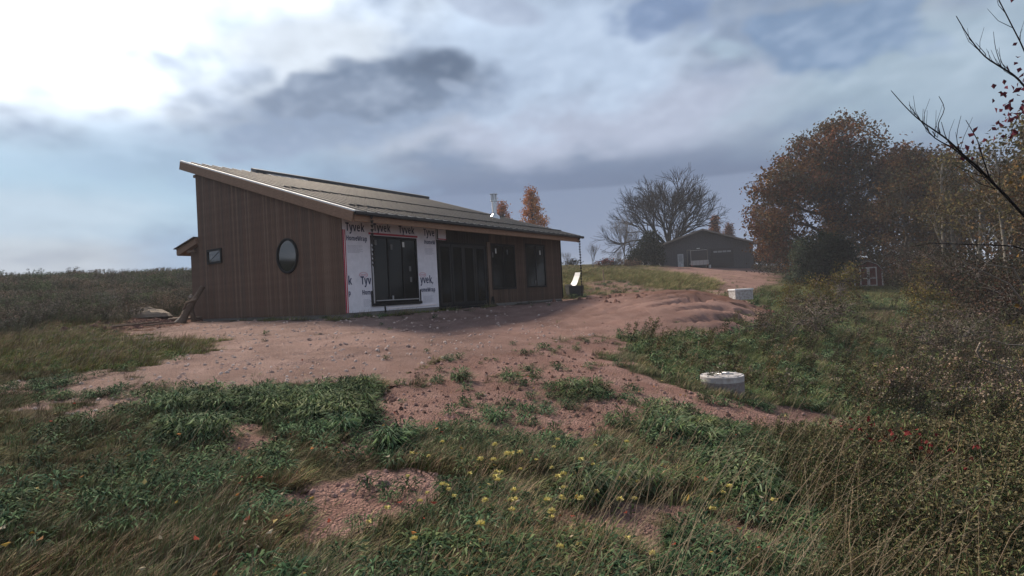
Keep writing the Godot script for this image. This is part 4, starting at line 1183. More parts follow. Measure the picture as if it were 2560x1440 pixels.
# ------------------------------------------------------------------ buildings and things at a distance
func make_barn() -> void:
	var b := thing("barn", "dark grey gabled barn with white door at the end of the gravel drive", "barn", Vector3(24.35, 2.35, -72.0), -0.08)
	var wl := 6.25
	var shape := PackedVector2Array([Vector2(-wl, -0.6), Vector2(wl, -0.6), Vector2(wl, 2.75), Vector2(0, 4.75), Vector2(-wl, 2.75)])
	# battened metal cladding on the gable
	obj("wall", extrude(shape, 15.0), M.barn_wall, b, Vector3(0, 0, -15.0))
	for k in 41:
		var x := -6.15 + k * 0.3075
		var top := 4.72 - absf(x) * 0.32
		bx("wall_batten", b, Vector3(x, top / 2.0 - 0.3, 0.012), Vector3(0.035, top + 0.5, 0.03), M.barn_wall)
	for s in [-1.0, 1.0]:
		var ang := atan(0.32)
		var bas := Basis(Vector3(0, 0, 1), -s * ang)
		var roof := bx("roof", b, Vector3(s * 3.42, 4.92 - 3.42 * 0.32, -7.3), Vector3(7.2, 0.10, 16.2), M.barn_roof, bas)
		bx("verge_trim", roof, Vector3(0, -0.06, 8.11), Vector3(7.2, 0.2, 0.04), M.barn_trim)
	var d := Node3D.new()
	d.name = "entry_door"
	b.add_child(d)
	d.position = Vector3(-2.74, 0.1, 0.04)
	bx("door_leaf", d, Vector3(0, 0.92, 0), Vector3(0.72, 1.85, 0.06), M.white_paint)
	bx("pane", d, Vector3(0, 1.3, 0.033), Vector3(0.46, 0.8, 0.012), M.pale_glass)
	bx("kick_panel", d, Vector3(0, 0.42, 0.034), Vector3(0.46, 0.6, 0.012), M.white_paint)
	bx("doorstep", d, Vector3(0.1, -0.08, 0.35), Vector3(0.9, 0.16, 0.6), M.concrete)
	var gd := Node3D.new()
	gd.name = "garage_door"
	b.add_child(gd)
	gd.position = Vector3(2.45, 0.02, 0.04)
	for k in 4:
		bx("door_section", gd, Vector3(0, 0.28 + k * 0.56, 0), Vector3(2.75, 0.545, 0.05), M.barn_door)
	for k in 4:
		bx("pane", gd, Vector3(-0.84 + k * 0.56, 1.97, 0.03), Vector3(0.48, 0.22, 0.012), M.pale_glass)
	bx("lintel", gd, Vector3(0, 2.32, 0.03), Vector3(3.0, 0.09, 0.1), M.barn_door)
	frame_box(b, "bay_frame", -1.95, -0.1, 0.45, 2.45, 0.12, 0.02, 0.07, M.barn_trim)
	# cargo trailer before it
	var t := thing("cargo_trailer", "boxy trailer with dark upper rear and pale lower panel parked before the barn", "trailer", at_ground(22.66, -68.2), -0.30)
	t.position.y = 2.28
	bx("body", t, Vector3(0, 1.42, -1.9), Vector3(1.92, 1.75, 3.6), M.bin_dark)
	bx("rear_panel", t, Vector3(0, 1.52, 0.0), Vector3(1.72, 1.12, 0.04), M.barn_door)
	bx("roof_rail", t, Vector3(0, 2.17, -0.02), Vector3(1.96, 0.06, 0.10), M.aluminium)
	bx("roof_panel", t, Vector3(0, 2.31, -1.9), Vector3(1.7, 0.1, 3.5), M.barn_door)
	bx("roof_lamp", t, Vector3(-0.05, 2.38, -0.05), Vector3(0.36, 0.07, 0.08), M.sheet_white)
	bx("corner_post", t, Vector3(-0.95, 1.3, 0.02), Vector3(0.06, 1.75, 0.06), M.aluminium)
	bx("corner_post", t, Vector3(0.95, 1.3, 0.02), Vector3(0.06, 1.75, 0.06), M.barn_trim)
	bx("tailgate", t, Vector3(0.05, 0.66, 0.04), Vector3(2.0, 0.56, 0.05), M.aluminium)
	for k in 5:
		bx("tailgate_rib", t, Vector3(-0.8 + k * 0.42, 0.66, 0.075), Vector3(0.04, 0.52, 0.02), M.barn_trim)
	bx("bumper", t, Vector3(0.05, 0.30, 0.08), Vector3(2.1, 0.10, 0.1), M.bin_dark)
	for s in [-1.0, 1.0]:
		bx("tail_light", t, Vector3(s * 0.9, 0.33, 0.135), Vector3(0.14, 0.07, 0.02), M.lamp_red)
		var wh := Node3D.new()
		wh.name = "wheel" if s < 0 else "wheel_001"
		t.add_child(wh)
		wh.position = Vector3(s * 0.98, 0.26, -1.7)
		var g := Geo.new()
		g.tube([Vector3(-0.1, 0, 0), Vector3(-0.09, 0, 0), Vector3(0.09, 0, 0), Vector3(0.1, 0, 0)], [0.25, 0.29, 0.29, 0.25], 20, Color.WHITE, true)
		obj("tyre", g.mesh(), M.rubber, wh)
		g = Geo.new()
		g.tube([Vector3(-0.11, 0, 0), Vector3(0.11, 0, 0)], [0.15, 0.15], 16, Color.WHITE, true)
		obj("rim", g.mesh(), M.aluminium, wh)
		bx("mudguard", t, Vector3(s * 1.06, 0.62, -1.7), Vector3(0.22, 0.05, 0.9), M.aluminium)
	for q in [[21.35, -70.6, "white bucket between the barn door and the trailer"], [24.15, -69.0, "white bucket at the right wheel of the trailer"], [18.6, -70.8, "white jug at the left corner of the barn"]]:
		var bk := thing("bucket", q[2], "bucket", at_ground(q[0], q[1]))
		bk.position.y = maxf(bk.position.y, 2.25)
		var g := Geo.new()
		g.lathe([[0.0, 0.0], [0.13, 0.0], [0.15, 0.36], [0.16, 0.38], [0.0, 0.375]], 14)
		obj("body", g.mesh(), M.sheet_white, bk)
		g = Geo.new()
		g.tube([Vector3(-0.15, 0.36, 0), Vector3(-0.08, 0.47, 0), Vector3(0.08, 0.47, 0), Vector3(0.15, 0.36, 0)], [0.006, 0.006, 0.006, 0.006], 5)
		obj("handle", g.mesh(), M.track, bk)
	# gas tank
	var pt := thing("gas_tank", "small white gas tank beside the dark bushes right of the barn", "tank", at_ground(32.9, -69.6))
	pt.position.y = 2.1
	pt.scale = Vector3.ONE * 0.75
	var g := Geo.new()
	g.lathe([[0.0, 0.1], [0.2, 0.12], [0.32, 0.2], [0.38, 0.3], [0.38, 0.95], [0.35, 1.03], [0.28, 1.09], [0.1, 1.14], [0.0, 1.145]], 20)
	obj("vessel", g.mesh(), M.plastic_white, pt)
	g = Geo.new()
	g.lathe([[0.15, 1.1], [0.15, 1.28], [0.13, 1.28], [0.13, 1.1]], 14)
	obj("collar", g.mesh(), M.plastic_white, pt)
	g = Geo.new()
	g.lathe([[0.3, -0.05], [0.3, 0.18]], 16)
	obj("foot_ring", g.mesh(), M.plastic_white, pt)

func make_shed() -> void:
	var t := thing("playhouse", "little red barn shaped playhouse with white trimmed double door under the trees", "shed", at_ground(31.4, -50.0), -0.25)
	t.position.y = -0.62
	t.scale = Vector3.ONE * 1.18
	var sh := PackedVector2Array([Vector2(-0.95, 0), Vector2(0.95, 0), Vector2(0.98, 1.15), Vector2(0.62, 1.62), Vector2(0, 1.9), Vector2(-0.62, 1.62), Vector2(-0.98, 1.15)])
	obj("wall", extrude(sh, 2.2), M.shed_red, t, Vector3(0, 0, -2.2))
	var edge := [Vector2(-1.05, 1.1), Vector2(-0.67, 1.66), Vector2(0, 1.97), Vector2(0.67, 1.66), Vector2(1.05, 1.1)]
	for k in 4:
		var a: Vector2 = edge[k]
		var b: Vector2 = edge[k + 1]
		var m := (a + b) / 2.0
		var bas := Basis(Vector3(0, 0, 1), (b - a).angle())
		bx("roof_panel", t, Vector3(m.x, m.y, -1.08), Vector3((b - a).length() + 0.02, 0.04, 2.4), M.shed_roof, bas)
		bx("verge_trim", t, Vector3(m.x, m.y - 0.03, 0.05), Vector3((b - a).length(), 0.07, 0.03), M.shed_trim, bas)
	for s in [-1.0, 1.0]:
		bx("corner_trim", t, Vector3(s * 0.93, 0.56, 0.02), Vector3(0.08, 1.12, 0.04), M.shed_trim)
	for s in [-1.0, 1.0]:
		var d := Node3D.new()
		d.name = "door" if s < 0 else "door_001"
		t.add_child(d)
		bx("door_leaf", d, Vector3(s * 0.29, 0.74, 0.02), Vector3(0.55, 1.42, 0.03), M.shed_red)
		for q in [[0.0, 0.08, 0.55, 0.08], [0.0, 0.62, 0.55, 0.07], [0.0, 1.41, 0.55, 0.08], [-0.24, 0.74, 0.07, 1.42], [0.24, 0.74, 0.07, 1.42]]:
			bx("door_trim", d, Vector3(s * 0.29 + q[0], q[1], 0.045 if q[2] > 0.3 else 0.042), Vector3(q[2], q[3], 0.02), M.shed_trim)
		bx("door_panel", d, Vector3(s * 0.29, 1.02, 0.037), Vector3(0.34, 0.6, 0.006), M.shed_red)

func make_small_things() -> void:
	# septic riser
	var t := thing("septic_riser", "round concrete grey riser with white lid standing in the grass slope", "riser", at_ground(3.25, -9.0, -0.12))
	var rim := 0.51
	t.position.y = -1.10 - rim
	var g := Geo.new()
	g.lathe([[0.325, -0.3], [0.325, rim - 0.09]], 40)
	obj("barrel", g.mesh(), M.plastic_grey, t)
	g = Geo.new()
	g.lathe([[0.327, rim - 0.092], [0.329, rim - 0.085], [0.331, rim - 0.012], [0.326, rim], [0.29, rim], [0.285, rim + 0.008], [0.0, rim + 0.014]], 40)
	var lid := obj("lid", g.mesh(), M.plastic_white, t)
	for k in 8:
		var a := TAU * k / 8.0
		bx("lid_rib", lid, Vector3(cos(a) * 0.2, rim + 0.0115, sin(a) * 0.2), Vector3(0.15, 0.008, 0.014), M.plastic_white, Basis(Vector3.UP, -a))
		var bolt := Geo.new()
		bolt.lathe([[0.016, 0.0], [0.016, 0.012], [0.0, 0.014]], 8)
		obj("lid_bolt", bolt.mesh(), M.track, lid, Vector3(cos(a + 0.3) * 0.305, rim, sin(a + 0.3) * 0.305))
	for q in [[0.02, 0.02, 0.22, 0.02, 0.4], [0.06, -0.06, 0.02, 0.13, 0.4], [-0.06, 0.05, 0.02, 0.12, 0.4], [0.1, 0.06, 0.12, 0.015, -0.5]]:
		bx("lid_handle", lid, Vector3(q[0], rim + 0.02, q[1]), Vector3(q[2], 0.018, q[3]), M.track, Basis(Vector3.UP, q[4]))
	# white box beyond the mound
	t = thing("white_box", "white lidded box standing where the gravel mound meets the grass", "box", Vector3(9.65, height(9.65, -24.0), -24.0), 0.22)
	t.position.y = -0.36
	bx("body", t, Vector3(0, 0.17, 0), Vector3(0.84, 0.42, 0.48), M.plastic_white)
	bx("lid", t, Vector3(0, 0.40, 0), Vector3(0.88, 0.06, 0.52), M.sheet_white)
	bx("hinge", t, Vector3(0.2, 0.38, -0.265), Vector3(0.1, 0.04, 0.02), M.track)
	tag(bx("white_offcut", self, Vector3(9.0, height(9.0, -23.7) + 0.03, -23.7), Vector3(0.5, 0.03, 0.3), M.sheet_white, Basis(Vector3.UP, 0.3)), "flat white offcut lying at the foot of the white box", "offcut")
	# dark tub with white sheet at the far corner of the house
	t = thing("mortar_tub", "dark tub standing at the far corner of the house under the rain chain", "tub", at_ground(3.25, -29.6), 0.2)
	t.position.y = -0.02
	g = Geo.new()
	for q in 4:
		var c := [Vector3(-0.36, 0, 0.3), Vector3(0.36, 0, 0.3), Vector3(0.36, 0, -0.3), Vector3(-0.36, 0, -0.3)]
		var a: Vector3 = c[q]
		var b: Vector3 = c[(q + 1) % 4]
		var up := Vector3(0, 0.62, 0)
		g.quad(a, a * 1.12 + up, b * 1.12 + up, b)
		g.quad(a * 0.93 + Vector3(0, 0.03, 0), b * 0.93 + Vector3(0, 0.03, 0), b * 1.06 + up, a * 1.06 + up)
		g.quad(a * 1.12 + up, a * 1.06 + up, b * 1.06 + up, b * 1.12 + up)
	g.box(Vector3(0, 0.03, 0), Vector3(0.70, 0.03, 0.58))
	obj("body", g.mesh(), M.bin_dark, t)
	t = thing("plastic_sheet", "curled white plastic sheet sticking up out of the dark tub", "sheet", Vector3(3.2, 0.60, -29.6), 0.6)
	t.scale = Vector3.ONE * 0.8
	g = Geo.new()
	var prof := [Vector2(-0.44, 0.10), Vector2(-0.40, 0.03), Vector2(-0.2, -0.02), Vector2(0.0, 0.06), Vector2(0.16, 0.28), Vector2(0.34, 0.62), Vector2(0.44, 0.86)]
	for k in prof.size() - 1:
		var a: Vector2 = prof[k]
		var b: Vector2 = prof[k + 1]
		var f := 0.36 - 0.02 * k
		g.quad(Vector3(a.x, a.y, f), Vector3(a.x, a.y + 0.01, -f), Vector3(b.x, b.y + 0.01, -f), Vector3(b.x, b.y, f))
		g.quad(Vector3(a.x, a.y - 0.02, f), Vector3(b.x, b.y - 0.02, f), Vector3(b.x, b.y - 0.01, -f), Vector3(a.x, a.y - 0.01, -f))
		g.quad(Vector3(a.x, a.y - 0.02, f), Vector3(a.x, a.y, f), Vector3(b.x, b.y, f), Vector3(b.x, b.y - 0.02, f))
	obj("panel", g.mesh(), M.sheet_white, t)
	# survey stake
	t = thing("survey_stake", "thin wooden stake standing in the brown bank behind the house corner", "stake", at_ground(6.1, -37.6, -0.2))
	bx("post", t, Vector3(0, 0.62, 0), Vector3(0.07, 1.2, 0.06), M.stake, Basis(Vector3(0, 0, 1), 0.03))
	# planks by the front wall
	for q in [[9.6, 0.62, 2.9, 0.02, "long dark plank lying nearest the wall under the tall windows"], [9.9, 0.86, 2.4, -0.03, "shorter dark plank lying in front of the long one"]]:
		var p: Vector3 = HO + hu * q[0] + hn * q[1]
		tag(bx("plank", self, Vector3(p.x, height(p.x, p.z) + 0.05, p.z), Vector3(q[2], 0.05, 0.2), M.plank_grey, Basis(Vector3.UP, TURN + q[3])), q[4], "plank", "planks along the front wall")
	# rain chains at both ends of the gutter
	var c1 := HO + hu * 0.42 + hn * 0.87
	rain_chain(Vector3(c1.x, roof_top(0.81) - 0.13, c1.z), 1.5, "short black rain chain hanging in front of the house wrap")
	var c2 := HO + hu * 13.2 + hn * 0.87
	rain_chain(Vector3(c2.x, roof_top(0.81) - 0.13, c2.z), 2.75, "long black rain chain hanging from the far end of the gutter")
	# weathered logs against the rear corner
	t = thing("leaning_log", "thick weathered forked log leaning at the left corner of the house", "log", Vector3(-12.0, -0.12, -21.2))
	g = Geo.new()
	g.tube([Vector3(-0.12, -0.05, 0.5), Vector3(-0.0, 0.35, 0.4), Vector3(0.25, 0.85, 0.2), Vector3(0.5, 1.33, 0.05)], [0.15, 0.13, 0.095, 0.085], 9, Color.WHITE, true)
	obj("stem", g.mesh(), M.log, t)
	g = Geo.new()
	g.tube([Vector3(-0.05, 0.5, 0.42), Vector3(0.12, 0.74, 0.5), Vector3(0.36, 0.80, 0.52), Vector3(0.5, 0.84, 0.5)], [0.05, 0.05, 0.045, 0.05], 7, Color.WHITE, true)
	obj("limb", g.mesh(), M.log, t)
	g = Geo.new()
	g.tube([Vector3(-0.35, -0.02, 0.65), Vector3(-0.2, 0.12, 0.55), Vector3(-0.05, 0.3, 0.45)], [0.03, 0.045, 0.05], 7, Color.WHITE, true)
	obj("root", g.mesh(), M.log_pale, t)
	t = thing("wood_stump", "slim upright stump with pale broken top behind the leaning log", "stump", Vector3(-12.25, -0.12, -21.7))
	g = Geo.new()
	g.tube([Vector3(0.05, 0, 0), Vector3(-0.03, 0.45, 0), Vector3(0.0, 0.8, 0), Vector3(-0.02, 0.95, 0)], [0.10, 0.08, 0.10, 0.085], 9)
	obj("stem", g.mesh(), M.log, t)
	g = Geo.new()
	g.tube([Vector3(-0.02, 0.94, 0), Vector3(-0.03, 1.02, 0), Vector3(-0.02, 1.06, 0)], [0.088, 0.08, 0.03], 9, Color.WHITE, true)
	obj("broken_top", g.mesh(), M.log_pale, t)
	# poles and sticks on the dirt
	for q in [[-13.3, -22.2, -11.9, -21.75, 0.07, "long peeled pole on the dirt beside the leaning log"], [-13.1, -21.6, -12.1, -21.3, 0.06, "second pole below the long peeled one on the dirt"], [-12.5, -17.7, -11.6, -18.6, 0.03, "grey stick slanting out of the left end of the dirt"], [-12.9, -18.2, -11.9, -18.9, 0.025, "thin stick behind the slanting grey stick"], [-11.2, -17.2, -10.3, -17.4, 0.025, "thin pale stick at the gravel edge of the dirt"]]:
		var a := at_ground(q[0], q[1], 0.12)
		var b := at_ground(q[2], q[3], 0.16)
		g = Geo.new()
		g.tube(wander(a, b, 4, 0.03), taper(q[4], q[4] * 0.7, 4), 7, Color.WHITE, true)
		tag(obj("stick" if q[4] < 0.05 else "pole", g.mesh(), M.log, self), q[5], "stick" if q[4] < 0.05 else "pole")
	# pale heap at the foot of the hill
	t = thing("sand_heap", "flat pale sand heap on the dirt at the foot of the left hill", "sand heap", at_ground(-15.2, -23.3))
	g = Geo.new()
	heap(g, 1.15, 0.6, 0.34, 3)
	obj("heap", g.mesh(), M.sand_pale, t)
	# loose stones in the foreground
	for q in [[-1.38, -5.34, 0.085, "flat grey stone right of the leafy clump"], [-0.99, -4.07, 0.07, "flat reddish stone in the bare patch near the bottom"], [-0.15, -6.6, 0.06, "dark clod alone on the reddish soil"], [-1.9, -4.5, 0.05, "small stone half buried among the dark weeds"], [3.7, -30.4, 0.11, "pale stone on the drive past the house corner"], [-5.35, -15.7, 0.12, "pale stone under the corner of the house wrap"], [-4.3, -12.6, 0.07, "small dark stone alone on the gravel pad"], [-2.9, -11.0, 0.05, "tiny dark stone in the middle of the gravel pad"]]:
		g = Geo.new()
		heap(g, q[2], q[2] * 0.7, q[2] * 0.6, int(q[2] * 1000))
		tag(obj("stone", g.mesh(), M.stone, self, at_ground(q[0], q[1], -0.01)), q[3], "stone")

func heap(g: Geo, rx: float, rz: float, hh: float, seed_: int, m := 22, rings := 9) -> void:
	var f := FastNoiseLite.new()
	f.seed = seed_
	f.frequency = 0.9
	var pts := []
	for a in rings + 1:
		var row := []
		for b in m:
			var t := float(a) / rings
			var an := TAU * b / m
			var rr := t * (1.0 + 0.22 * f.get_noise_2d(cos(an) * 2.0, sin(an) * 2.0))
			var y := hh * pow(maxf(0.0, 1.0 - t * t), 0.8) * (1.0 + 0.5 * f.get_noise_2d(cos(an) * t * 3.0 + 9.0, sin(an) * t * 3.0)) - (0.1 * hh if a == rings else 0.0)
			row.append(Vector3(cos(an) * rr * rx, y, sin(an) * rr * rz))
		pts.append(row)
	for a in rings:
		for b in m:
			var b2 := (b + 1) % m
			if a == 0: g.tri(pts[0][0], pts[1][b], pts[1][b2])
			else: g.quad(pts[a][b], pts[a + 1][b], pts[a + 1][b2], pts[a][b2])

# ------------------------------------------------------------------ low growth
func scatter(called: String, label: String, mesh: Mesh, m: Material, list: Array) -> void:
	# list: [Transform3D, Color]
	if list.is_empty(): return
	var mm := MultiMesh.new()
	mm.transform_format = MultiMesh.TRANSFORM_3D
	mm.use_colors = true
	mm.mesh = mesh
	mm.instance_count = list.size()
	for k in list.size():
		mm.set_instance_transform(k, list[k][0])
		mm.set_instance_color(k, list[k][1])
	var o := MultiMeshInstance3D.new()
	o.multimesh = mm
	o.material_override = m
	o.name = numbered(called)
	add_child(o)
	tag(o, label, called.replace("_", " ").split(" ")[-1], "", "stuff")

func tuft(blades: int, hmin: float, hmax: float, wd: float, rad: float, lean: Vector3, cols: Array, curl := 0.5) -> ArrayMesh:
	var g := Geo.new()
	for k in blades:
		var a := rng.randf() * TAU
		var r := rad * sqrt(rng.randf())
		var p := Vector3(cos(a) * r, -0.02, sin(a) * r)
		var out := Vector3(cos(a), 0, sin(a))
		var d := (Vector3(0, 1, 0) + out * rng.randf_range(0.05, 0.55) + lean * rng.randf_range(0.4, 1.2)).normalized()
		var bend := (out * 0.6 + lean + Vector3(rng.randfn() * 0.3, -0.7, rng.randfn() * 0.3)) * curl
		var c: Color = cols[rng.randi() % cols.size()] * rng.randf_range(0.75, 1.25)
		g.blade(p, d, bend, rng.randf_range(hmin, hmax), wd * rng.randf_range(0.7, 1.3), c, c * 1.25)
	return g.mesh()

func rosette(leaves: int, l: float, wd: float, hgt: float, cols: Array) -> ArrayMesh:
	var g := Geo.new()
	for k in leaves:
		var a := rng.randf() * TAU
		var out := Vector3(cos(a), 0, sin(a))
		var rise := rng.randf_range(0.1, 1.2)
		var al := (out + Vector3(0.25, rise, 0)).normalized()
		var ac := al.cross(Vector3.UP).normalized()
		ac = (ac + al.cross(ac) * rng.randf_range(-0.5, 0.5)).normalized()
		var c: Color = cols[rng.randi() % cols.size()] * rng.randf_range(0.7, 1.3)
		var p := out * rng.randf_range(0.0, l * 0.7) + Vector3(0, rng.randf() * hgt, 0)
		var ll := l * rng.randf_range(0.6, 1.2)
		# two bends per leaf so that it arches over
		var mid := p + al * ll * 0.5
		var al2 := (al + Vector3(0, -0.9, 0)).normalized()
		var w2 := ac * wd * 0.5 * rng.randf_range(0.7, 1.2)
		g.tri(p, mid + w2, mid - w2, c)
		g.tri(mid + w2, mid + al2 * ll * 0.55, mid - w2, c * 1.1)
	return g.mesh()

func stem_weed(stems: int, hgt: float, leaf_l: float, leaf_w: float, per: int, cols: Array, stemcol: Color, lean: Vector3, head := 0, headcol := Color.WHITE) -> ArrayMesh:
	var g := Geo.new()
	for k in stems:
		var a := rng.randf() * TAU
		var out := Vector3(cos(a), 0, sin(a))
		var h := hgt * rng.randf_range(0.6, 1.1)
		var p0 := out * rng.randf() * hgt * 0.16
		var p1 := p0 + Vector3(0, h * 0.55, 0) + (out * 0.12 + lean * 0.25) * h
		var p2 := p1 + Vector3(0, h * 0.42, 0) + (out * 0.16 + lean * 0.5) * h
		g.tube([p0 - Vector3(0, 0.05, 0), p1, p2], [0.0035, 0.003, 0.0015], 3, stemcol)
		for q in per:
			var t := rng.randf_range(0.12, 1.0)
			var p := p0.lerp(p1, t * 2.0) if t < 0.5 else p1.lerp(p2, t * 2.0 - 1.0)
			var al := (rdir() + Vector3(0, 0.2, 0) + lean * 0.5).normalized()
			var c: Color = cols[rng.randi() % cols.size()] * rng.randf_range(0.7, 1.3)
			g.leaf(p, al, al.cross(rdir()).normalized(), leaf_l * rng.randf_range(0.6, 1.3), leaf_w * rng.randf_range(0.7, 1.3), c)
		for q in head:
			var p := p2 + Vector3(rng.randfn() * 0.03, rng.randfn() * 0.05 - 0.03, rng.randfn() * 0.03) * hgt * 1.4
			var al := rdir()
			g.leaf(p, al, al.cross(rdir()).normalized(), leaf_l * 0.5, leaf_l * 0.4, headcol * rng.randf_range(0.7, 1.3))
	return g.mesh()

func in_house(x: float, z: float, m := 0.15) -> bool:
	var l := Vector3(x, 0, z) - HO
	var a := l.dot(hu)
	var b := l.dot(hn)
	return a > -m and a < 12.8 + m and b < m and b > -9.3 - m

func place(x: float, z: float, s: float, lift := 0.0, squash := 1.0, sway := 0.18) -> Transform3D:
	# turned only a little, so that the wind still bends all of it one way
	var b := Basis(Vector3.UP, rng.randf_range(-0.9, 0.9)) * Basis(Vector3.RIGHT, rng.randf_range(-sway, sway)) * Basis.from_scale(Vector3(s, s * squash, s))
	return Transform3D(b, Vector3(x, height(x, z) + lift, z))

func tint(a := 0.5, b := 1.4) -> Color:
	var v := rng.randf_range(a, b)
	return Color(v * rng.randf_range(0.94, 1.06), v, v * rng.randf_range(0.92, 1.05))

func make_low_growth() -> void:
	var wind := Vector3(0.75, 0, -0.1)
	var green := [Color(0.046, 0.078, 0.030), Color(0.060, 0.090, 0.036), Color(0.036, 0.060, 0.028), Color(0.090, 0.112, 0.055), Color(0.026, 0.044, 0.022)]
	var dark := [Color(0.028, 0.056, 0.027), Color(0.040, 0.068, 0.032), Color(0.060, 0.088, 0.044), Color(0.022, 0.042, 0.024), Color(0.095, 0.122, 0.070)]
	var dry := [Color(0.13, 0.10, 0.066), Color(0.095, 0.075, 0.05), Color(0.19, 0.155, 0.11), Color(0.07, 0.058, 0.036)]
	var t_green := tuft(24, 0.10, 0.24, 0.006, 0.11, wind * 0.8, green + [Color(0.13, 0.12, 0.06), Color(0.10, 0.08, 0.05)])
	var t_long := tuft(26, 0.22, 0.46, 0.006, 0.13, wind, green + dry)
	var t_dry := tuft(20, 0.16, 0.42, 0.005, 0.12, wind, dry + [Color(0.07, 0.08, 0.035)])
	var t_low := rosette(56, 0.075, 0.011, 0.07, dark)
	var t_leafy := rosette(110, 0.14, 0.013, 0.17, dark + [Color(0.06, 0.09, 0.035)])
	var t_weed := stem_weed(7, 0.55, 0.085, 0.026, 16, [Color(0.055, 0.072, 0.03), Color(0.075, 0.082, 0.036), Color(0.09, 0.07, 0.04), Color(0.045, 0.055, 0.028)], Color(0.10, 0.075, 0.05), wind * 0.6, 5, Color(0.14, 0.115, 0.09))
	var t_hill := stem_weed(11, 0.8, 0.08, 0.022, 16, [Color(0.050, 0.060, 0.036), Color(0.058, 0.054, 0.040), Color(0.038, 0.052, 0.028), Color(0.075, 0.080, 0.050)], Color(0.085, 0.066, 0.055), wind * 0.25, 7, Color(0.12, 0.105, 0.088))
	var t_dead := stem_weed(8, 0.7, 0.055, 0.018, 14, [Color(0.066, 0.056, 0.036), Color(0.048, 0.048, 0.028), Color(0.10, 0.08, 0.055), Color(0.04, 0.05, 0.026)], Color(0.065, 0.052, 0.042), wind * 0.5, 6, Color(0.13, 0.10, 0.085))
	var L := {"green": [], "long": [], "dry": [], "low": [], "leafy": [], "weed": [], "hill": [], "dead": [], "far": []}
	var clumps := [[-2.9, -7.0, 1.0, 0.8], [-3.6, -6.8, 0.7, 0.5], [-2.2, -6.6, 0.9, 0.7], [-1.55, -5.9, 0.6, 0.7], [-1.4, -8.25, 0.5, 0.28], [-0.9, -8.1, 0.4, 0.25], [0.2, -8.1, 0.55, 0.3], [0.75, -7.5, 0.45, 0.3], [1.5, -6.0, 0.6, 0.5], [1.9, -4.9, 0.7, 0.5], [1.0, -5.0, 0.5, 0.4], [-2.9, -5.3, 0.5, 0.4], [2.2, -8.0, 0.5, 0.4], [-1.3, -5.0, 0.35, 0.35], [0.9, -4.0, 0.7, 0.4], [1.9, -6.7, 0.5, 0.4]]
	# near and middle field
	for k in 64000:
		var r := 2.1 * pow(26.0, pow(rng.randf(), 1.08))
		var a := rng.randf_range(-0.86, 0.86)
		var x := r * sin(a)
		var z := -r * cos(a)
		if in_house(x, z, 1.6 if x < -9.5 else 0.15): continue
		var b := bare_at(x, z)
		var patch := n_mid.get_noise_2d(x * 1.3 + 200.0, z * 1.3)
		var keep := 1.0 - b.x
		if b.x > 0.95: keep = 0.004
		elif b.x > 0.0: keep *= clampf(0.3 + patch * 5.0, 0.02, 4.0)
		elif r < 9.0: keep *= clampf(0.62 + patch * 2.6, 0.3 if x < -1.9 else 0.1, 1.0)
		if rng.randf() > keep: continue
		var grow_s := 1.0 + r * 0.022
		var dryness := 0.12 + n_big.get_noise_2d(x * 3.0 - 90.0, z * 3.0 + 17.0) + smoothstep(0.6, 3.5, x) * smoothstep(-8.0, -3.5, z) * 0.1
		var leafy := false
		for q in clumps:
			var e := pow((x - q[0]) / q[2], 2.0) + pow((z - q[1]) / q[3], 2.0)
			if e < 0.8 + patch * 1.6 and rng.randf() < 0.85: leafy = true
		var w := rng.randf()
		var col := tint()
		col *= Color(1.32, 1.26, 1.36)
		var hue := n_mid.get_noise_2d(x * 1.9 - 60.0, z * 1.9 + 25.0) * 1.6 + n_fine.get_noise_2d(x * 0.7, z * 0.7) * 0.7
		col *= Color(1, 1, 1).lerp(Color(1.2, 1.04, 0.9), clampf(hue * 0.8, 0.0, 1.0)).lerp(Color(0.85, 1.0, 1.0), clampf(-hue, 0.0, 1.0))
		if leafy and b.x < 0.9:
			if w < 0.42: L.leafy.append([place(x, z, rng.randf_range(0.6, 1.2)), col])
			elif w < 0.62: L.low.append([place(x, z, rng.randf_range(1.0, 1.7), 0.02), col])
			elif w < 0.84: L.green.append([place(x, z, rng.randf_range(0.8, 1.3)), col])
			else: L.long.append([place(x, z, rng.randf_range(0.6, 0.9)), col])
		elif b.x > 0.0:
			if w < 0.5: L.low.append([place(x, z, rng.randf_range(0.5, 1.3) * grow_s), col])
			elif w < 0.85: L.green.append([place(x, z, rng.randf_range(0.35, 0.7) * grow_s), col])
			else: L.dry.append([place(x, z, rng.randf_range(0.25, 0.5) * grow_s), col])
		elif z < -9.0 and x > 2.5 and z > -33.0 and x < -z * (0.72 + patch * 0.25):
			# green slope right of the mound
			if w < 0.5: L.long.append([place(x, z, rng.randf_range(0.4, 0.75) * grow_s), Color(0.95, 1.2, 0.95) * rng.randf_range(0.7, 1.3)])
			elif w < 0.68: L.green.append([place(x, z, rng.randf_range(0.8, 1.3) * grow_s), Color(1.0, 1.2, 0.95) * rng.randf_range(0.7, 1.3)])
			elif w < 0.82: L.low.append([place(x, z, rng.randf_range(1.2, 2.0) * grow_s), col])
			elif w < 0.95: L.dry.append([place(x, z, rng.randf_range(0.5, 0.8) * grow_s), col])
			else: L.weed.append([place(x, z, rng.randf_range(0.5, 0.9)), col])
		elif z < -9.0 and x > 2.5 and z > -33.0:
			# tangle below the wood; lower towards the playhouse
			var low := 0.45 if z < -17.0 and absf(x + z * 0.62) < 4.5 else 1.0
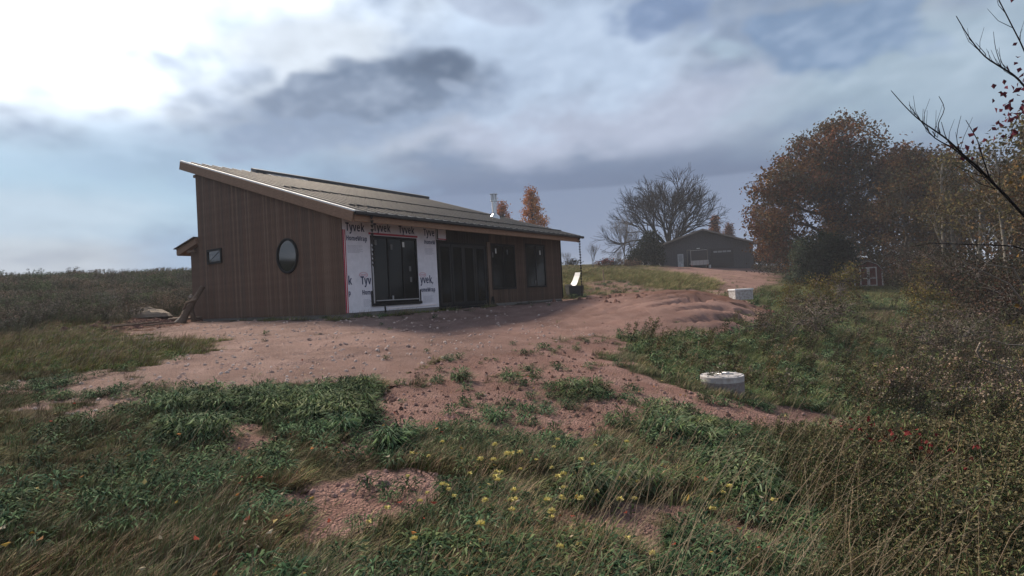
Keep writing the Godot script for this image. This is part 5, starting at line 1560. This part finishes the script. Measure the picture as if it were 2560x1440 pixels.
			if w < 0.08: L.dead.append([place(x, z, rng.randf_range(0.7, 1.3) * low), col])
			elif w < 0.34: L.weed.append([place(x, z, rng.randf_range(0.6, 1.3) * low), col])
			elif w < 0.85: L.long.append([place(x, z, rng.randf_range(0.6, 1.0) * grow_s * low), col])
			else: L.dry.append([place(x, z, rng.randf_range(0.8, 1.1) * grow_s * low), col])
		elif z < -12.0 and x < -10.0 and (z < -20.0 or x < -13.5 + (z + 12.0) * 0.3):
			if w < 0.3: L.hill.append([place(x, z, rng.randf_range(0.4, 0.9)), col * 1.3])
			elif w < 0.4: L.dead.append([place(x, z, rng.randf_range(0.5, 0.9)), col * 1.3])
			else: L.long.append([place(x, z, rng.randf_range(0.5, 1.0) * grow_s, 0.0, 0.8), col * 1.1])
		elif z < -9.0 and x < 0.0:
			if w < 0.7: L.green.append([place(x, z, rng.randf_range(0.5, 0.85) * grow_s), Color(1.6, 1.6, 1.0) * rng.randf_range(0.8, 1.2)])
			elif w < 0.78: L.low.append([place(x, z, rng.randf_range(0.8, 1.3)), Color(1.2, 1.25, 0.9) * rng.randf_range(0.8, 1.2)])
			else: L.dry.append([place(x, z, rng.randf_range(0.6, 0.9) * grow_s), col])
		elif z < -28.0:
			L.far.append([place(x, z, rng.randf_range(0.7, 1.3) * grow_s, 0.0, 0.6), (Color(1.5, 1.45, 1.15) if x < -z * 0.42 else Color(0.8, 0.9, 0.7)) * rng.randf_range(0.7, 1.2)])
		else:
			# foreground sward
			if w < 0.22 - dryness * 0.4: L.low.append([place(x, z, rng.randf_range(0.8, 1.5), 0.01), col])
			elif w < 0.56 - dryness * 0.4: L.green.append([place(x, z, rng.randf_range(0.7, 1.2)), col])
			elif w < 0.84 - dryness * 0.15: L.long.append([place(x, z, rng.randf_range(0.3, 0.65)), col])
			else: L.dry.append([place(x, z, rng.randf_range(0.3, 0.65)), col])
	# grass standing round the foot of the septic riser
	for k in 70:
		var a := rng.randf_range(-0.4, 3.6)
		var rr := rng.randf_range(0.36, 0.7)
		L.long.append([place(3.25 + cos(a) * rr, -9.0 + sin(a) * rr, rng.randf_range(0.45, 0.85)), tint()])
	# field up the hills, evenly sown
	for k in 21000:
		var x := rng.randf_range(-62.0, -9.0)
		var z := rng.randf_range(-66.0, -12.0)
		if z > -20.0 and x > -26.0: continue
		if in_house(x, z, 1.8) or (absf(x) > -z * 1.15 and z < -30.0) or bare_at(x, z).x > 0.0: continue
		var pt := n_mid.get_noise_2d(x * 0.5 + 11.0, z * 0.5)
		var pc := Color(1.1, 1.4, 1.0) if pt > 0.12 else (Color(1.75, 1.5, 1.4) if pt < -0.15 else Color(1.2, 1.25, 1.2))
		pc *= rng.randf_range(0.75, 1.6) * (1.0 + 0.5 * n_mid.get_noise_2d(x * 0.9, z * 0.9 + 33.0))
		L.hill.append([place(x, z, rng.randf_range(0.45, 0.9) * (1.0 + 1.0 * n_mid.get_noise_2d(x * 0.8, z * 0.8)), 0.0, 0.75), pc])
		if k % 2 == 0:
			L.long.append([place(x + rng.randfn() * 0.5, z + rng.randfn() * 0.5, rng.randf_range(0.9, 1.7), 0.0, 0.7), Color(1.1, 1.15, 0.95) * rng.randf_range(0.5, 1.1)])
	for k in 12000:
		var x := rng.randf_range(2.0, 40.0)
		var z := rng.randf_range(-94.0, -29.0)
		if in_house(x, z, 0.6) or rng.randf() < bare_at(x, z).x + 0.05: continue
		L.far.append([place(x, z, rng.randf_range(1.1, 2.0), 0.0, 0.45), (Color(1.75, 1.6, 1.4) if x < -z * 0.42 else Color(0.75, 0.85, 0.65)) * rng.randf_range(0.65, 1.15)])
	# rough growth filling the right corner
	var t_rod := stem_weed(8, 0.6, 0.042, 0.011, 46, [Color(0.062, 0.098, 0.044), Color(0.080, 0.115, 0.052), Color(0.12, 0.125, 0.058), Color(0.046, 0.068, 0.036), Color(0.085, 0.074, 0.046), Color(0.17, 0.165, 0.11), Color(0.06, 0.102, 0.045)], Color(0.085, 0.066, 0.042), wind * 0.7, 5, Color(0.10, 0.09, 0.055))
	var rods := []
	for k in 5200:
		var r := 2.3 * pow(2.9, rng.randf())
		var a := rng.randf_range(0.26, 0.86)
		var x := r * sin(a)
		var z := -r * cos(a)
		var edge := x - 1.5 + n_mid.get_noise_2d(x * 2.0, z * 2.0) * 1.2 - maxf(0.0, -z - 4.4) * 0.75
		if edge < 0.0 or z < -6.4 or rng.randf() > clampf(0.12 + edge * 0.55, 0.0, 0.8): continue
		var s := clampf(0.32 + edge * 0.34, 0.3, 0.9) * rng.randf_range(0.75, 1.15)
		rods.append([place(x, z, s, 0.0, 1.0, 0.25), tint(0.6, 1.25)])
	var t_rod2 := stem_weed(7, 0.66, 0.058, 0.0125, 26, [Color(0.070, 0.105, 0.046), Color(0.09, 0.12, 0.055), Color(0.12, 0.11, 0.05), Color(0.05, 0.075, 0.036), Color(0.09, 0.066, 0.045)], Color(0.15, 0.11, 0.07), wind * 0.8, 6, Color(0.11, 0.095, 0.06))
	scatter("goldenrod_weeds", "tangled browning goldenrod filling the near right corner", t_rod, M.grass, rods.filter(func(e): return e[0].origin.x * 977.0 - floor(e[0].origin.x * 977.0) > 0.42))
	scatter("seeding_weeds", "broader leaved seeding weeds among the goldenrod in the near right corner", t_rod2, M.grass, rods.filter(func(e): return e[0].origin.x * 977.0 - floor(e[0].origin.x * 977.0) <= 0.42))
	# long seed stalks leaning with the wind
	var st := Geo.new()
	st.tube([Vector3(0, 0, 0), Vector3(0.08, 0.28, 0), Vector3(0.26, 0.55, 0), Vector3(0.52, 0.80, 0.02)], [0.0015, 0.0014, 0.0012, 0.0008], 3, Color(0.21, 0.165, 0.12))
	for k in 16:
		var f := rng.randf_range(0.5, 1.0)
		var p := Vector3(0.26, 0.55, 0).lerp(Vector3(0.52, 0.80, 0.02), f * 2.0 - 1.0)
		st.leaf(p, (Vector3(0.7, 0.6, 0) + rdir() * 0.5).normalized(), rdir(), 0.02, 0.006, Color(0.19, 0.15, 0.11))
	var stalks := []
	for k in 640:
		var r := 2.1 * pow(2.5, rng.randf())
		var a := rng.randf_range(-0.78, 0.8)
		if a < 0.0 and rng.randf() < 0.62: a = rng.randf_range(-0.1, 0.6)
		var x := r * sin(a)
		var z := -r * cos(a)
		stalks.append([place(x, z, rng.randf_range(0.35, 0.85), 0.0, rng.randf_range(0.7, 1.3), 0.35), tint(0.7, 1.5)])
	scatter("seed_stalks", "long dry grass stalks bent over by the wind", st.mesh(), M.grass, stalks)
	scatter("short_grass", "short green grass between the gravel patches", t_green, M.grass, L.green)
	scatter("long_grass", "longer wind bent grass in the foreground and on the slope", t_long, M.grass, L.long)
	scatter("dry_grass", "straw coloured dry grass mixed into the sward", t_dry, M.grass, L.dry)
	scatter("low_weeds", "small dark leaved weeds spreading over bare soil", t_low, M.grass, L.low)
	scatter("leafy_weeds", "dark broad leaved weeds in thick clumps at the gravel edge", t_leafy, M.grass, L.leafy)
	scatter("slope_weeds", "tall green brown weeds on the slope below the wood", t_weed, M.grass, L.weed)
	scatter("hill_weeds", "grey green wild growth covering the hill on the left", t_hill, M.grass, L.hill)
	scatter("dead_weeds", "dead brown weed stems on the slopes", t_dead, M.grass, L.dead)
	scatter("field_grass", "pale field grass on the rise before the barn", t_long, M.grass, L.far)
	# leaves on the ground
	var lf := Geo.new()
	lf.leaf(Vector3(-0.03, 0.01, 0), Vector3(1, 0.15, 0).normalized(), Vector3(0, 0.1, 1).normalized(), 0.06, 0.045, Color.WHITE)
	var fallen := []
	var hues := [Color(0.34, 0.22, 0.05), Color(0.36, 0.15, 0.05), Color(0.40, 0.32, 0.14), Color(0.28, 0.06, 0.04), Color(0.42, 0.36, 0.26), Color(0.22, 0.12, 0.06)]
	for k in 420:
		var r := 2.2 * pow(4.5, rng.randf())
		var a := rng.randf_range(-0.8, 0.82)
		var x := r * sin(a)
		var z := -r * cos(a)
		var b := Basis(Vector3.UP, rng.randf() * TAU) * Basis(rdir(), rng.randf() * 0.9) * Basis.from_scale(Vector3.ONE * rng.randf_range(0.35, 0.85))
		fallen.append([Transform3D(b, Vector3(x, height(x, z) + rng.randf_range(0.02, 0.14), z)), hues[rng.randi() % hues.size()] * rng.randf_range(0.6, 1.0)])
	scatter("fallen_leaves", "scattered yellow, orange and red fallen leaves", lf.mesh(), M.leaf, fallen)
	# red creeper leaves in the right corner
	var red := []
	for k in 110:
		var x := 2.95 + rng.randfn() * 0.2
		var z := -4.4 + rng.randfn() * 0.25
		var b := Basis(rdir(), rng.randf() * TAU) * Basis.from_scale(Vector3.ONE * rng.randf_range(0.5, 1.0))
		red.append([Transform3D(b, Vector3(x, height(x, z) + rng.randf_range(0.3, 0.55), z)), Color(0.13, 0.024, 0.024) * rng.randf_range(0.5, 1.4)])
	scatter("creeper_leaves", "dark red creeper leaves over the goldenrod", lf.mesh(), M.leaf, red)
	# gravel and clods
	var pb := Geo.new()
	heap(pb, 0.02, 0.016, 0.014, 4, 7, 3)
	var peb := []
	for k in 26000:
		var r := 4.0 * pow(9.0, rng.randf())
		var a := rng.randf_range(-0.8, 0.7)
		var x := r * sin(a)
		var z := -r * cos(a)
		var b := bare_at(x, z)
		if b.x < 0.3 or in_house(x, z, 0.0): continue
		var big := pow(rng.randf(), 7.0) * 2.0 + 0.32
		if b.y >= 1.0: big *= 0.85
		if b.y == 2.0: big *= 2.2
		var col := Color(0.30, 0.21, 0.185).lerp(Color(0.40, 0.33, 0.31), rng.randf())
		if b.y >= 1.0 or x > 2.0: col = Color(0.21, 0.125, 0.11).lerp(Color(0.28, 0.19, 0.175), rng.randf())
		if b.y == 2.0: col = Color(0.12, 0.062, 0.05).lerp(Color(0.18, 0.10, 0.08), rng.randf())
		peb.append([Transform3D(Basis(Vector3.UP, rng.randf() * TAU) * Basis.from_scale(Vector3.ONE * big * (0.8 + r * 0.02)), Vector3(x, height(x, z), z)), col * rng.randf_range(0.8, 1.2)])
	scatter("gravel", "reddish gravel and clods on the pad and drive", pb.mesh(), M.stem, peb)
	var cl := Geo.new()
	heap(cl, 0.10, 0.08, 0.10, 8, 7, 3)
	var clods := []
	for k in 1300:
		var x := 0.0
		var z := 0.0
		if k % 5 < 3:
			x = 6.6 + rng.randfn() * 1.2
			z = -20.4 + rng.randfn() * 0.7
		elif k % 5 == 3:
			x = 4.8 + rng.randfn() * 1.2
			z = -21.4 + rng.randfn() * 0.4
		else:
			var t := rng.randf()
			x = lerpf(-12.6, -13.4, t) + rng.randfn() * 0.6
			z = lerpf(-18.0, -22.5, t) + rng.randfn() * 0.5
		var s := 0.2 + pow(rng.randf(), 4.0) * 1.2
		clods.append([Transform3D(Basis(Vector3.UP, rng.randf() * TAU) * Basis.from_scale(Vector3.ONE * s), Vector3(x, height(x, z) + (0.08 if k % 5 < 4 else 0.0), z)), Color(0.15, 0.085, 0.07) * rng.randf_range(0.75, 1.25)])
	for k in 2600:
		var r := 4.5 * pow(3.2, rng.randf())
		var a := rng.randf_range(-0.5, 0.5)
		var x := r * sin(a)
		var z := -r * cos(a)
		if bare_at(x, z).y != 1.0: continue
		clods.append([Transform3D(Basis(rdir(), rng.randf() * TAU) * Basis.from_scale(Vector3.ONE * (0.08 + pow(rng.randf(), 3.0) * 0.35)), Vector3(x, height(x, z), z)), Color(0.20, 0.12, 0.10) * rng.randf_range(0.6, 1.25)])
	scatter("soil_clods", "broken reddish soil clods on the crest of the mound and the dirt", cl.mesh(), M.stem, clods)
	make_flowers()

func make_flowers() -> void:
	var heads := []
	for v in 3:
		var g := Geo.new()
		for k in 26:
			var a := rng.randf() * TAU
			var up := rng.randf_range(-0.2, 1.0)
			var al := Vector3(cos(a), up, sin(a)).normalized()
			g.leaf(Vector3(0, 0, 0) + al * 0.004, al, al.cross(rdir()).normalized(), 0.021, 0.014, Color(0.50, 0.42, 0.10).lerp(Color(0.58, 0.52, 0.26), rng.randf()))
		heads.append(g.mesh())
	var st := Geo.new()
	st.tube([Vector3(0, -0.02, 0), Vector3(0.02, 0.08, 0), Vector3(0.055, 0.16, 0)], [0.0025, 0.002, 0.0016], 5, Color(0.06, 0.075, 0.03))
	for k in 5:
		var al := (rdir() + Vector3(0.4, 0.4, 0)).normalized()
		st.leaf(Vector3(0.02, 0.03 + 0.02 * k, 0), al, al.cross(rdir()).normalized(), 0.05, 0.014, Color(0.05, 0.075, 0.03))
	var sm := st.mesh()
	var first: Node3D = null
	var n := 0
	while n < 64:
		var x := rng.randfn() * 0.42 + 0.02
		var z := -3.75 + rng.randfn() * 0.55
		if n % 4 == 3:
			x = rng.randf_range(-0.9, 1.7)
			z = rng.randf_range(-5.0, -2.9)
		if z > -2.75: continue
		var at := at_ground(x, z)
		var s := rng.randf_range(0.7, 1.15)
		var f: Node3D
		if first == null:
			f = thing("yellow_flower", "pale yellow wild flower head on a thin stem in the foreground grass", "flower", at, 0.0, "yellow flowers in the foreground grass")
			obj("stem", sm, M.grass, f)
			obj("flower_head", heads[0], M.leaf, f, Vector3(0.056, 0.163, 0))
			first = f
		else:
			f = dup(first, at, 0.0, Vector3.ONE, first.get_meta("label"))
			(f.get_node("flower_head") as MeshInstance3D).mesh = heads[n % 3]
		f.scale = Vector3.ONE * s
		f.rotation.y = rng.randf_range(-1.2, 1.2)
		n += 1

# ------------------------------------------------------------------ scene
func _ready() -> void:
	rng.seed = 20
	var cam := Camera3D.new()
	cam.name = "camera"
	cam.fov = 53.82
	cam.near = 0.05
	cam.far = 1500.0
	add_child(cam)
	cam.transform = Transform3D(Basis(Vector3.RIGHT, 0.0101) * Basis(Vector3(0, 0, 1), -0.0508), Vector3(0, 0.35, 0))
	cam.current = true
	for q in [[n_fine, 3, 2.6, 4], [n_mid, 4, 0.42, 4], [n_big, 9, 0.05, 4]]:
		q[0].noise_type = FastNoiseLite.TYPE_SIMPLEX_SMOOTH
		q[0].seed = q[1]
		q[0].frequency = q[2]
		q[0].fractal_octaves = q[3]
	var env := Environment.new()
	env.background_mode = Environment.BG_SKY
	env.sky = make_sky()
	env.tonemap_mode = Environment.TONE_MAPPER_LINEAR
	env.tonemap_exposure = 2.1
	env.fog_enabled = true
	env.fog_density = 0.0008
	env.fog_light_color = Color(0.86, 0.88, 0.93)
	env.sdfgi_enabled = true
	env.ssao_enabled = true
	env.ssil_enabled = true
	var we := WorldEnvironment.new()
	we.name = "world_environment"
	we.environment = env
	add_child(we)
	var sun := DirectionalLight3D.new()
	sun.name = "sun"
	sun.light_energy = 1.2
	sun.light_color = Color(1.0, 0.93, 0.84)
	sun.light_angular_distance = 12.0
	sun.shadow_enabled = true
	add_child(sun)
	var az := deg_to_rad(-40.0)
	var el := deg_to_rad(41.0)
	var to_sun := Vector3(sin(az) * cos(el), sin(el), -cos(az) * cos(el))
	sun.basis = Basis.looking_at(-to_sun, Vector3.UP)
	make_materials()
	control_points()
	make_lattice()
	make_zones()
	make_ground()
	make_house()
	make_barn()
	make_trees()
	make_shed()
	make_small_things()
	make_near_tree()
	make_low_growth()
